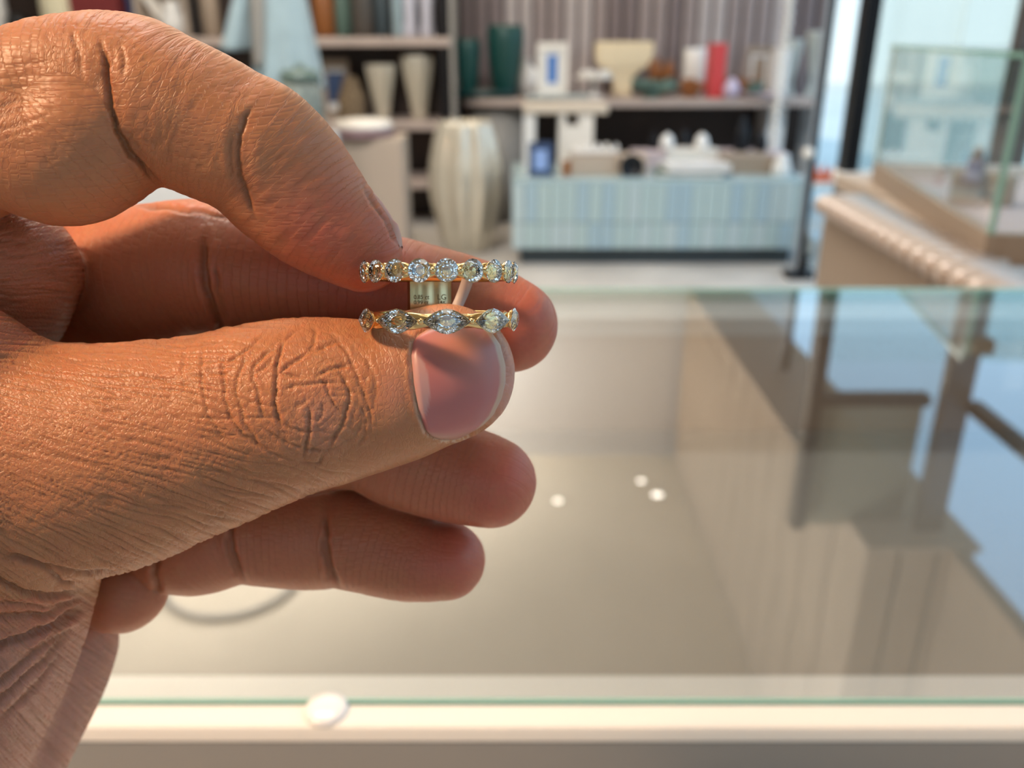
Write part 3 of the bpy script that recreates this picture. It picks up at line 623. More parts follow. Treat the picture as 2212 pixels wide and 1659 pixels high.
hj = px_z(178, Yj+.1)-jz; rj = (px_x(700, 240, Yj+.1)-px_x(615, 240, Yj+.1))/2
lathe('jar_body', [(rj*.9, 0), (rj, .01), (rj, hj*.9), (rj*.92, hj)], mat('pale_green_glass', (.72, .84, .78), .08, Transmission_Weight=.7, IOR=1.2), t, n=36)
lathe('lid', [(rj*1.02, hj+.001), (rj*1.05, hj+.02), (rj*.9, hj+.045), (.02, hj+.055), (.02, hj+.07)], mat('dark_green_lid', (.10, .15, .13), .3), t, n=36)
# outside: paved ground and a pale building across the way
gr = tag(box('trim_4', (XL-30, YB+.3, -.3), (60, 60, -.1), mat('pale_paving', (.62, .58, .52), .8, var=.1, scale=.5)), kind='structure')
t = empty('pale_building', (12, 26, -.1), 'pale blue-grey building beyond the shop window', 'building')
lbox('facade', (2, 26, -.1), (30, 34, 6), mat('pale_render', (.88, .86, .82), .7, var=.05, scale=.2), t)
for i in range(8): lbox('pilaster', (3+3.2*i, 25.8, -.1), (4.2+3.2*i, 26, 6), mat('white_render_%d' % i, (.92, .90, .86), .7), t)

# ------------------------------------------------------------------ the hand (camera-space mm distance field -> one mesh)
def node(px, py, rpx, front):
    z = front/(1 - rpx/FP); return ((px-CX)/FP*z, (py-CY)/FP*z, z, rpx/FP*z)
def chain(pts, sub=6):
    A = np.array([node(*p) for p in pts]); n = len(A); out = []
    if n == 1: return np.vstack([A, A + [[.01, 0, 0, 0]]])
    for i in range(n-1):
        p0, p1, p2, p3 = A[max(i-1, 0)], A[i], A[i+1], A[min(i+2, n-1)]
        for t in np.arange(sub)/sub:
            out.append(.5*((2*p1) + (-p0+p2)*t + (2*p0-5*p1+4*p2-p3)*t*t + (-p0+3*p1-3*p2+p3)*t**3))
    out.append(A[-1]); return np.array(out)
CH = {
 'index': [
   chain([(-330, 400, 190, 108), (-150, 335, 172, 107), (0, 270, 170, 106), (120, 214, 163, 106), (205, 196, 160, 106), (245, 197, 163, 106), (300, 203, 159, 106), (357, 232, 159, 106), (430, 265, 157, 107), (500, 300, 151, 108), (560, 330, 152, 109), (620, 392, 147, 111), (690, 466, 126, 113.5), (750, 515, 104, 115.5), (786, 548, 84, 117)]),
   chain([(-330, 330, 160, 106), (-150, 310, 160, 106), (0, 288, 152, 105), (80, 320, 152, 105), (140, 335, 152, 105), (195, 300, 160, 105), (212, 270, 168, 105.5)]),
 ],
 'middle': [
   chain([(60, 740, 140, 168), (180, 640, 140, 150), (260, 606, 152, 141), (340, 600, 158, 137), (430, 585, 152, 134), (470, 588, 146, 133), (540, 592, 137, 132), (640, 602, 130, 131), (760, 615, 122, 130), (860, 632, 118, 129.5), (940, 650, 116, 129), (1020, 670, 111, 129), (1075, 690, 105, 129), (1104, 703, 101, 129)]),
 ],
 'ring': [
   chain([(-60, 1080, 140, 160), (200, 1010, 130, 148), (400, 990, 124, 141), (600, 955, 120, 137), (770, 945, 113, 135), (870, 982, 116, 134), (960, 1014, 111, 133.5), (1030, 1033, 104, 133), (1060, 1041, 99, 133)]),
 ],
 'pinky': [
   chain([(150, 1180, 120, 158), (250, 1262, 100, 149), (268, 1266, 92, 148)]),
   chain([(390, 1170, 112, 146), (430, 1178, 107, 143), (480, 1163, 107, 142), (520, 1153, 103, 142), (560, 1150, 113, 141.5), (640, 1151, 120, 141), (690, 1150, 121, 141), (725, 1153, 114, 141), (780, 1166, 111, 140), (860, 1190, 104, 139.5), (920, 1208, 91, 139), (964, 1211, 85, 139)]),
 ],
 'thumb': [
   chain([(-330, 1120, 330, 104), (-160, 1060, 305, 106), (0, 1020, 276, 107), (120, 1000, 262, 108), (230, 990, 250, 108.5), (340, 962, 231, 109), (450, 933, 213, 109.5), (540, 904, 203, 109.5), (620, 882, 195, 109.5), (700, 868, 183, 110), (780, 858, 168, 111), (850, 845, 157, 111.5), (910, 822, 153, 112), (955, 808, 150, 112.5), (963, 806, 149, 113)]),
 ],
 'palm': [
   chain([(-40, 1160, 250, 112), (-75, 1265, 262, 114), (-130, 1370, 282, 116), (-205, 1490, 300, 118), (-330, 1660, 330, 120), (-520, 1900, 380, 122)]),
   chain([(95, 1395, 148, 150), (75, 1450, 150, 150), (30, 1540, 150, 149), (-30, 1640, 160, 147), (-130, 1800, 190, 142), (-300, 2000, 260, 136)]),
   chain([(30, 590, 136, 124), (-20, 640, 160, 124), (-90, 700, 190, 124)]),
   chain([(40, 560, 106, 123)]),
   chain([(-70, 775, 124, 111), (-200, 800, 150, 112)]),
   chain([(120, 800, 190, 158), (20, 1000, 230, 156), (-20, 1200, 230, 152), (-60, 1400, 230, 148)]),
   chain([(-150, 560, 220, 122), (-250, 800, 300, 124), (-280, 1200, 360, 128), (-420, 1600, 380, 130)]),
 ]}
KEYS = ['index', 'middle', 'ring', 'pinky', 'thumb', 'palm']
SELFK = {'index': 2.2, 'middle': 1, 'ring': 1, 'pinky': 0.5, 'thumb': 1, 'palm': 1.2}
def smin(a, b, k):
    k = np.float32(k); h = np.clip(k - np.abs(a-b), 0, None)/k
    return np.minimum(a, b) - h*h*(k*np.float32(.25))
def seg_d(P, c):
    best = np.full(P.shape[:-1], 1e3, np.float32)
    for i in range(len(c)-1):
        a, b = c[i], c[i+1]; ab = (b-a)[:3]; L2 = max(ab.dot(ab), 1e-9)
        pa = P - a[:3].astype(np.float32)
        t = np.clip(pa.dot(ab.astype(np.float32))/np.float32(L2), 0, 1).astype(np.float32)
        pa -= t[..., None]*ab.astype(np.float32)
        best = np.minimum(best, np.sqrt((pa*pa).sum(-1)) - (np.float32(a[3]) + t*np.float32(b[3]-a[3])))
    return best
LO = np.array([-122., -66., 98.]); HI = np.array([14., 92., 184.]); HH = 0.5
NN = np.ceil((HI-LO)/HH).astype(int)+1
ax = [np.float32(LO[i]) + np.float32(HH)*np.arange(NN[i], dtype=np.float32) for i in range(3)]
def grid_field(chains, k, mg=5.0):
    F = np.full(NN, 1e2, np.float32)
    for c in chains:
        G = np.full(NN, 1e2, np.float32)
        # split long chains so every piece works in its own small block of the grid
        for s in range(0, len(c)-1, 6):
            q = c[s:s+7]
            lo = (q[:, :3]-q[:, 3:4]).min(0)-mg; hi = (q[:, :3]+q[:, 3:4]).max(0)+mg
            i0 = np.clip(np.floor((lo-LO)/HH).astype(int), 0, NN); i1 = np.clip(np.ceil((hi-LO)/HH).astype(int)+1, 0, NN)
            if (i1 <= i0).any(): continue
            for x0 in range(i0[0], i1[0], 24):
                x1 = min(x0+24, i1[0])
                P = np.stack(np.meshgrid(ax[0][x0:x1], ax[1][i0[1]:i1[1]], ax[2][i0[2]:i1[2]], indexing='ij'), -1)
                D = seg_d(P, q); sl = (slice(x0, x1), slice(i0[1], i1[1]), slice(i0[2], i1[2]))
                G[sl] = np.minimum(G[sl], D)
        F = smin(F, G, k) if k > 0 else np.minimum(F, G)
    return F
F = grid_field(CH['palm'], 3.0)
F = smin(F, grid_field(CH['thumb'], 1), 5.0)
F = smin(F, grid_field(CH['ring'], 1), 1.0)
F = smin(F, grid_field(CH['middle'], 1), 0.8)
F = smin(F, grid_field(CH['pinky'], .6), 0.8)
F = smin(F, grid_field(CH['index'], 1.3), 0.9)
for sl in ((0,), (-1,)):
    F[sl[0], :, :] = np.maximum(F[sl[0], :, :], .2); F[:, sl[0], :] = np.maximum(F[:, sl[0], :], .2); F[:, :, sl[0]] = np.maximum(F[:, :, sl[0]], .2)
def surface_nets(F):
    S = F < 0; n = np.array(F.shape)-1
    cnt = np.zeros(n, np.uint8)
    offs = [(i, j, k) for i in (0, 1) for j in (0, 1) for k in (0, 1)]
    for o in offs: cnt += S[o[0]:o[0]+n[0], o[1]:o[1]+n[1], o[2]:o[2]+n[2]]
    act = np.argwhere((cnt > 0) & (cnt < 8)); idx = np.full(n, -1, np.int32); idx[tuple(act.T)] = np.arange(len(act))
    cv = np.stack([F[act[:, 0]+o[0], act[:, 1]+o[1], act[:, 2]+o[2]] for o in offs], 1)
    acc = np.zeros((len(act), 3)); c = np.zeros(len(act)); O = np.array(offs, float)
    for a in range(8):
        for b in range(a+1, 8):
            if np.abs(O[a]-O[b]).sum() != 1: continue
            fa, fb = cv[:, a], cv[:, b]; m = (fa < 0) != (fb < 0); t = fa[m]/(fa[m]-fb[m])
            acc[m] += O[a] + t[:, None]*(O[b]-O[a]); c[m] += 1
    V = LO + HH*(act + acc/c[:, None]); Q = []
    for axis in range(3):
        u, v = [(1, 2), (2, 0), (0, 1)][axis]
        sl0 = [slice(None)]*3; sl1 = [slice(None)]*3; sl0[axis] = slice(0, -1); sl1[axis] = slice(1, None)
        a, b = S[tuple(sl0)], S[tuple(sl1)]; e = np.argwhere(a != b)
        e = e[(e[:, u] > 0) & (e[:, v] > 0) & (e[:, u] < n[u]) & (e[:, v] < n[v])]
        ins = a[tuple(e.T)]
        def g(du, dv):
            q = e.copy(); q[:, u] -= du; q[:, v] -= dv; return idx[tuple(q.T)]
        q = np.stack([g(1, 1), g(0, 1), g(0, 0), g(1, 0)], 1)
        q[~ins] = q[~ins][:, ::-1]; Q.append(q)
    return V, np.concatenate(Q)
V, Q = surface_nets(F); del F
# a light smoothing of the raw net, then one subdivision
def smooth(V, Q, it=2, f=.5):
    e = np.concatenate([Q[:, [0, 1]], Q[:, [1, 2]], Q[:, [2, 3]], Q[:, [3, 0]]])
    deg = np.maximum(np.bincount(e.ravel(), minlength=len(V)), 1).astype(float)
    for _ in range(it):
        A = np.stack([np.bincount(e[:, 0], V[e[:, 1], k], len(V)) + np.bincount(e[:, 1], V[e[:, 0], k], len(V)) for k in range(3)], 1)
        V = V + f*(A/deg[:, None] - V)
    return V
V = smooth(V, Q, 2, .5)
def net_normals(V, faces):
    N = np.zeros((len(V), 3))
    for Fa in faces:
        if not len(Fa): continue
        fn = np.cross(V[Fa[:, 2]]-V[Fa[:, 0]], V[Fa[:, 3]]-V[Fa[:, 1]])
        for k in range(4):
            for c in range(3): N[:, c] += np.bincount(Fa[:, k], fn[:, c], len(V))
    return N/np.maximum(np.linalg.norm(N, axis=1), 1e-12)[:, None]
N0 = net_normals(V, [Q]); fc = V[Q].mean(1); fN = N0[Q].mean(1)
fx_ = fc[:, 0]/fc[:, 2]*FP+CX; fy_ = fc[:, 1]/fc[:, 2]*FP+CY
sel = (-(fN*fc).sum(1)/np.linalg.norm(fc, axis=1) > -.12) & (fx_ > -60) & (fy_ < 1700) & (fy_ > -30)
# refine the part of the net that faces the camera; its rim keeps matching vertices
S4 = Q[sel]; e = np.sort(np.stack([np.stack([S4[:, k], S4[:, (k+1) % 4]], 1) for k in range(4)], 1).reshape(-1, 2), 1)
key = e[:, 0].astype(np.int64)*len(V)+e[:, 1]; uk, inv = np.unique(key, return_inverse=True); inv = inv.reshape(-1, 4)
ev_ = np.stack([uk//len(V), uk % len(V)], 1); n0 = len(V); ne = len(uk)
V = np.vstack([V, V[ev_].mean(1), V[S4].mean(1)]); fi = n0+ne+np.arange(len(S4)); em = inv+n0
SUBQ = np.concatenate([np.stack([S4[:, k], em[:, k], fi, em[:, (k+3) % 4]], 1) for k in range(4)])
R4 = Q[~sel]; er = np.sort(np.stack([np.stack([R4[:, k], R4[:, (k+1) % 4]], 1) for k in range(4)], 1), 2)
kr = er[:, :, 0].astype(np.int64)*n0+er[:, :, 1]; kr = er[:, :, 0].astype(np.int64)*n0+er[:, :, 1]
pos = np.clip(np.searchsorted(uk, kr), 0, ne-1); hit = uk[pos] == kr; plain = ~hit.any(1)
NG = []
for q, h_, p_ in zip(R4[~plain], hit[~plain], pos[~plain]):
    f_ = []
    for k in range(4):
        f_.append(int(q[k]))
        if h_[k]: f_.append(int(n0+p_[k]))
    NG.append(f_)
Q = np.concatenate([SUBQ, R4[plain]]); R4n = R4[~plain]
lockv = np.zeros(len(V), bool); lockv[np.unique(R4)] = True; lockv[[i for f_ in NG for i in f_]] = True
for _ in range(3):
    W = smooth(V, SUBQ, 1, .5); mv = np.zeros(len(V), bool); mv[SUBQ.ravel()] = True; mv &= ~lockv; V = np.where(mv[:, None], W, V)
Nr = net_normals(V, [Q, R4n]); nv = len(V)
# finger ids and along-finger coordinates
PX = V[:, 0]/V[:, 2]*FP+CX; PY = V[:, 1]/V[:, 2]*FP+CY
best = np.full(nv, 1e3); FID = np.zeros(nv, int); UA = np.zeros(nv)
for ki, kname in enumerate(KEYS):
    for c in CH[kname]:
        acc = 0.
        for i in range(len(c)-1):
            a, b = c[i], c[i+1]; ab = (b-a)[:3]; L2 = max(ab.dot(ab), 1e-9); pa = V-a[:3]
            t = np.clip(pa.dot(ab)/L2, 0, 1); d = np.linalg.norm(pa-t[:, None]*ab, axis=1)-(a[3]+t*(b[3]-a[3]))
            m = d < best; best[m] = d[m]; FID[m] = ki; UA[m] = acc + t[m]*math.sqrt(L2); acc += math.sqrt(L2)
facing = -(Nr*V).sum(1)/np.linalg.norm(V, axis=1)
# gradient noise
_g = RNG.rand(256, 256)*2*math.pi
def gn(x, y, seed=0):
    xi = np.floor(x).astype(int); yi = np.floor(y).astype(int); fx = x-xi; fy = y-yi
    def g(i, j, dx, dy):
        a = _g[(i+seed*37) & 255, (j+seed*91) & 255]; return np.cos(a)*dx+np.sin(a)*dy
    sx_ = fx*fx*fx*(fx*(fx*6-15)+10); sy_ = fy*fy*fy*(fy*(fy*6-15)+10)
    a = g(xi, yi, fx, fy); b = g(xi+1, yi, fx-1, fy); c = g(xi, yi+1, fx, fy-1); d = g(xi+1, yi+1, fx-1, fy-1)
    return (a+(b-a)*sx_)+((c+(d-c)*sx_)-(a+(b-a)*sx_))*sy_
def lines(x, y, w, seed=0): return np.exp(-(gn(x, y, seed)/w)**2)
def sstep(a, b, x): t = np.clip((x-a)/(b-a), 0, 1); return t*t*(3-2*t)
D = np.zeros(nv)
WX = PX + 5*gn(PX/38, PY/38, 3) + 2.5*gn(PX/13, PY/13, 4); WYp = PY + 5*gn(PX/38, PY/38, 5) + 2.5*gn(PX/13, PY/13, 6)
def crease(ids, pts, depth, w, taper=True):
    """pts in photograph pixels on the surface facing the camera, depth mm, w px"""
    P = np.array(pts, float); lo = P.min(0)-w*4-8; hi = P.max(0)+w*4+8
    m = np.isin(FID, [KEYS.index(k) for k in ids]) & (facing > 0.02) & (PX > lo[0]) & (PX < hi[0]) & (PY > lo[1]) & (PY < hi[1])
    ii = np.where(m)[0]
    if not len(ii): return
    x = WX[ii]; y = WYp[ii]; bd = np.full(len(ii), 1e9); tt = np.zeros(len(ii)); n = len(P)-1
    for i in range(n):
        a, b = P[i], P[i+1]; ab = b-a; t = np.clip(((x-a[0])*ab[0]+(y-a[1])*ab[1])/ab.dot(ab), 0, 1)
        d = np.hypot(x-a[0]-t*ab[0], y-a[1]-t*ab[1]); q = d < bd; bd[q] = d[q]; tt[q] = (i+t[q])/n
    k = np.clip(np.minimum(tt, 1-tt)*6, .12, 1) if taper else 1
    dd = bd/w
    D[ii] += np.minimum(-depth*k*np.exp(-dd*dd), 0) + depth*.18*k*np.exp(-((dd-2.2)/1.1)**2)
T = ['thumb']
for c_, d_, w_ in [
 ([(607,718),(604,761),(595,792),(594,837),(591,875),(601,908),(612,933)], .42, 4.2),
 ([(662,873),(667,900),(667,933),(660,964),(655,997)], .36, 4),
 ([(731,794),(743,817),(752,842),(755,862),(748,893),(738,926),(720,951),(700,974)], .3, 3.6),
 ([(672,706),(682,718),(677,743),(666,757)], .26, 3.6), ([(666,761),(632,781),(601,807)], .28, 3.6),
 ([(666,757),(698,749),(733,738)], .2, 3.2), ([(680,812),(708,799),(728,793),(763,784)], .26, 3.4),
 ([(601,804),(630,812),(657,816)], .24, 3.2), ([(612,845),(637,832),(695,826),(746,827)], .26, 3.4),
 ([(682,812),(700,827),(710,852),(723,875),(738,890)], .24, 3.4),
 ([(713,711),(736,744),(758,774),(771,812),(786,847),(794,880),(800,903),(801,943)], .24, 3.6),
 ([(784,761),(807,812),(812,852),(801,898)], .15, 4), ([(601,746),(569,766),(548,792),(546,812),(556,847),(563,888),(569,905)], .28, 3.6),
 ([(531,746),(525,781),(513,809),(510,847),(520,880),(525,913),(546,943),(561,974)], .26, 3.6),
 ([(488,746),(480,812),(485,862),(495,900),(520,938),(581,976),(642,999)], .26, 3.6),
 ([(569,926),(606,951),(637,964),(655,969)], .22, 3.2), ([(609,915),(632,928),(665,933)], .22, 3.2),
 ([(657,974),(695,975)], .2, 3), ([(652,998),(690,1002),(695,979)], .2, 3), ([(480,794),(531,754),(571,721)], .22, 3.2),
 ([(546,812),(570,795),(590,770)], .18, 3), ([(716,852),(752,853)], .18, 3), ([(700,870),(690,900),(684,912)], .16, 3),
 ([(632,883),(655,868),(662,862)], .2, 3), ([(440,735),(432,790),(436,840),(450,900),(490,960)], .2, 3.4),
 ([(400,745),(392,800),(398,850)], .14, 3.2), ([(500,850),(545,870),(592,878)], .15, 3), ([(520,905),(560,902),(600,898)], .16, 3),
 ([(430,800),(480,806),(545,812)], .14, 3), ([(640,712),(610,740),(601,760)], .18, 3), ([(775,870),(790,905),(786,940),(770,968)], .16, 3.4)]:
    crease(T, c_, d_, w_)
for c_, d_, w_ in [
 ([(199,1276),(123,1291),(61,1285),(0,1257),(-60,1240)], .8, 7), ([(196,1285),(107,1328),(0,1334),(-60,1330)], .6, 7),
 ([(190,1303),(123,1350),(0,1398),(-60,1415)], 1.1, 8), ([(172,1346),(77,1411),(0,1475),(-40,1500)], .6, 7),
 ([(153,1365),(92,1432),(0,1512),(-40,1545)], .6, 7), ([(270,1239),(184,1242),(123,1230),(61,1211),(0,1190)], .5, 6),
 ([(184,1267),(132,1257),(92,1227),(46,1211),(0,1202)], .55, 6), ([(140,1400),(80,1480),(0,1560)], .4, 7),
 ([(196,1292),(120,1310),(40,1308),(-30,1300)], .35, 5), ([(185,1315),(110,1375),(30,1430)], .35, 5)]:
    crease(['thumb', 'palm'], c_, d_, w_)
I_ = ['index']
for c_, d_, w_ in [
 ([(213,80),(224,118),(229,170),(236,225),(252,280),(280,330),(312,368),(350,404)], .6, 4.6), ([(216,84),(230,170),(252,280),(312,368),(350,404)], .3, 16),
 ([(550,226),(532,252),(516,290),(512,335),(518,385),(534,430),(556,476)], .34, 4.6), ([(545,235),(516,290),(518,385),(552,470)], .3, 18), ([(150,60),(170,110),(178,160)], .2, 6),
 ([(500,290),(496,340),(503,390)], .2, 5), ([(262,95),(268,130),(266,170)], .2, 5), ([(785,395),(806,440),(840,488),(862,530)], .35, 5)]:
    crease(I_, c_, d_, w_)
for i in range(7): crease(I_, [(-30+9*math.sin(i*5), 152+27*i), (50, 138+25*i+6*math.sin(i*3)), (118+22*math.sin(i*2), 132+25*i+9*math.sin(i*7))], .07, 4)
for c_, d_, w_ in [([(441,505),(436,560),(447,625),(470,690),(490,740)], .8, 9), ([(462,560),(470,630),(494,700)], .4, 6)]: crease(['middle'], c_, d_, w_)
for i in range(8): crease(['middle'], [(255+22*i, 425+3*i), (300+22*i, 445+2*i), (350+25*i, 448+4*i)], .16, 4.5)
for c_, d_, w_ in [([(500,1110),(496,1160),(508,1215),(532,1262)], .6, 6), ([(482,1150),(492,1200),(516,1262)], .4, 5),
                   ([(704,1100),(702,1170),(712,1225),(734,1275)], .6, 6), ([(690,1150),(697,1200),(716,1270)], .35, 5),
                   ([(338,1200),(330,1240),(345,1290)], .6, 8)]: crease(['pinky'], c_, d_, w_)
# field wrinkles: fan of lines on the thumb's back, whorl round its knuckle, soft ridges elsewhere
isT = (FID == 4) | ((FID == 5) & (facing > 0))
c0 = .45/400; Y0 = (PY - .10*PX + 750*c0*PX)/(1+c0*np.clip(PX, -200, 2000))
wy = Y0 + 7*gn(PX/110, PY/70, 8)
fan = lines(wy/13, PX/230, .085, 1)*.8 + lines(wy/8.5, PX/120, .10, 2)*.45 + lines(wy/60, PX/30+wy/26, .055, 9)*.28
rk = np.hypot(PX-672, (PY-845)*1.0); ak = np.arctan2(PY-845, PX-672)
wh = lines((rk+10*gn(PX/40, PY/40, 11))/19, ak*1.6+30, .1, 12)*.7 + lines(ak*3.2+40, rk/44, .09, 13)*.6
kn = 1-sstep(120, 200, rk)
nailm = sstep(800, 850, PX)
lowf = sstep(640, 760, PX)*(1-kn)
thumb_d = -(fan*(1-kn)*(1-.75*lowf)*.23 + wh*kn*.14)*(1-.95*nailm)*isT*(PX < 850)
D += thumb_d*(facing > -.3)
TT = np.where(isT, PX/16., np.arctan2(V[:, 1]*1.3, V[:, 2]-150)*9 + PY/22.)
SS = np.where(isT, Y0/16., UA)
# fine cross ridges of the other fingers
oth = (~isT)
D -= oth*(lines(UA/.85 + .8*gn(PX/60, PY/60, 21), TT/7, .16, 22)*.035)
dors = (FID == 0) & (PY < 330 + .4*PX)
D -= dors*(lines(PX/20, PY/17, .10, 24)*.05*(PX < 330) + lines(UA/1.1, TT/3., .12, 25)*.05)
D += .12*gn(PX/90, PY/90, 30) + .05*gn(PX/33, PY/33, 31)*(~isT)
V2 = V + Nr*D[:, None]; DC = D.copy()
# --- thumb nail: sample the thumb's own surface along camera rays
tch = np.concatenate([c for c in CH['thumb']])
def thumb_hit(px, py):
    d = np.stack([(px-CX)/FP, (py-CY)/FP, np.ones_like(px)], -1); L = np.linalg.norm(d, axis=-1); z = np.full(px.shape, 104.)
    for _ in range(40): z = z + seg_d((d*z[..., None]).astype(np.float32), CH['thumb'][0])/L*.9
    return z
# nail outline (photograph px): rows run from the cuticle to the free edge
nu, nw = 41, 33
uu, ww = np.meshgrid(np.linspace(0, 1, nu), np.linspace(-1, 1, nw), indexing='ij')
def interp(t, xs, ys): return np.interp(t, xs, ys)
left = lambda w: np.stack([interp(w, [-1, -.8, -.5, 0, .5, .9, 1], [906, 893, 889, 894, 904, 921, 934]), interp(w, [-1, -.8, -.5, 0, .5, .9, 1], [722, 738, 768, 826, 884, 932, 943])], -1)
right = lambda w: np.stack([interp(w, [-1, -.8, -.5, -.2, .1, .4, .7, .9, 1], [1010, 1054, 1081, 1092, 1092, 1084, 1066, 1042, 1015]), interp(w, [-1, -.8, -.5, -.2, .1, .4, .7, .9, 1], [695, 706, 745, 790, 826, 860, 896, 921, 936])], -1)
NP = left(ww)*(1-uu[..., None]) + right(ww)*uu[..., None]
mid = np.stack([NP[..., 0], NP[..., 1] + (ww*12)*np.sin(np.pi*uu)], -1); NP = mid
zt = thumb_hit(NP[..., 0], NP[..., 1])
edge = 1-sstep(.86, 1.0, np.abs(ww)); ed2 = sstep(0, .05, uu)
zn = zt - (.30 + .25*uu)*edge*ed2 + .12*(1-edge*ed2)
NV = np.stack([(NP[..., 0]-CX)/FP*zn, (NP[..., 1]-CY)/FP*zn, zn], -1).reshape(-1, 3)
back = NV + np.array([0, 0, .9])
def gridq(a, b, off=0):
    i, j = np.meshgrid(np.arange(a-1), np.arange(b-1), indexing='ij'); q = (i*b+j).ravel()+off
    return np.stack([q, q+1, q+b+1, q+b], 1)
q1 = gridq(nu, nw); nq = nu*nw
ring_ = [i*nw for i in range(nu)] + [(nu-1)*nw+j for j in range(1, nw)] + [i*nw+nw-1 for i in range(nu-2, -1, -1)] + [j for j in range(nw-2, 0, -1)]
side = np.array([[ring_[i], ring_[(i+1) % len(ring_)], ring_[(i+1) % len(ring_)]+nq, ring_[i]+nq] for i in range(len(ring_))])
# press the skin down round the nail border
bord = [(921,716),(906,722),(893,738),(889,768),(894,826),(904,884),(921,932),(934,943),(970,946),(1015,938),(1045,925),(1070,898),(1088,862),(1096,826),(1096,790),(1084,745),(1056,704)]
D[:] = 0
crease(T, bord[:10], .45, 5, False); crease(T, bord[9:], .35, 5, False)
crease(T, [(876, 740), (879, 770), (885, 828), (895, 888), (910, 934)], -.22, 6, False)
NB = NP.reshape(-1, 2); inside = (FID == 4) & (facing > 0) & (PX > 900) & (PX < 1088) & (PY > 716) & (PY < 938)
V2 = V2 + Nr*D[:, None]
# under the plate keep the skin clear of it
lx = interp(PY, [722, 768, 826, 884, 943], [906, 889, 894, 904, 934]); rx_ = interp(PY, [700, 745, 790, 826, 860, 896, 936], [1050, 1081, 1092, 1092, 1084, 1066, 1015])
un = (FID == 4) & (facing > 0) & (PX > lx+4) & (PX < rx_-3) & (PY > 722) & (PY < 938)
V2[un] += V2[un]*(.25/112)
# --- colours
def mixc(a, b, t): return a*(1-t[:, None]) + np.asarray(b)*t[:, None]
col = np.tile(np.array([.50, .205, .092]), (nv, 1))
palmar = np.isin(FID, [1, 2, 3]) | ((FID == 5) & (PY < 760)) | ((FID == 5) & (PY > 1290))
col = mixc(col, (.50, .17, .085), palmar*.95)
tips = np.zeros(nv)
for x, y, r in [(1130, 705, 120), (1100, 1035, 110), (990, 1200, 110), (800, 560, 150), (700, 500, 130), (1060, 1090, 70)]:
    tips = np.maximum(tips, np.exp(-((PX-x)**2+(PY-y)**2)/r**2)*(FID != 4))
col = mixc(col, (.60, .13, .085), tips*.7)
tt = np.exp(-((PX-1100)**2/40**2)-((PY-840)**2/120**2))*(FID == 4); col = mixc(col, (.64, .31, .25), tt*.8)
col = mixc(col, (.52, .26, .19), np.exp(-((PX-690)/60.)**2-((PY-905)/70.)**2)*isT*.45)
col = mixc(col, (.50, .25, .19), np.exp(-((PX-850)/34.)**2-((PY-830)/75.)**2)*isT*.5)
col = mixc(col, (.48, .27, .22), sstep(1290, 1450, PY)*((FID == 5) | isT)*.5)
blot = gn(PX/55, PY/55, 40)+.5*gn(PX/22, PY/22, 41)
col = mixc(col, (.52, .19, .10), np.clip(blot, 0, 1)*.35); col = mixc(col, (.55, .29, .13), np.clip(-blot, 0, 1)*.25)
col *= (1+.10*gn(PX/9, PY/9, 42)*.8)[:, None]
crease_shade = np.clip(-DC*1.5 - .05, 0, .62); col = mixc(col, (.26, .095, .04), crease_shade)  # shade in the creases mixed into the skin colour
def pdist(P):
    P = np.array(P, float); bd = np.full(nv, 1e9)
    for a, b in zip(P[:-1], P[1:]):
        ab = b-a; t = np.clip(((PX-a[0])*ab[0]+(PY-a[1])*ab[1])/ab.dot(ab), 0, 1); bd = np.minimum(bd, np.hypot(PX-a[0]-t*ab[0], PY-a[1]-t*ab[1]))
    return bd
cut = np.exp(-(pdist([(904, 724), (888, 742), (886, 770), (891, 826), (901, 884), (917, 932)])/4.5)**2)*(FID == 4)*(facing > 0)
cut = np.maximum(cut, np.exp(-(pdist([(917, 932), (940, 950), (975, 955), (1010, 947)])/5)**2)*(FID == 4)*(facing > 0)*sstep(-.1, .25, gn(PX/5, PY/5, 77))*.8)
col = mixc(col, (.74, .55, .40), cut*.75)
HB = CW(np.array([-95., 80., 140.]))
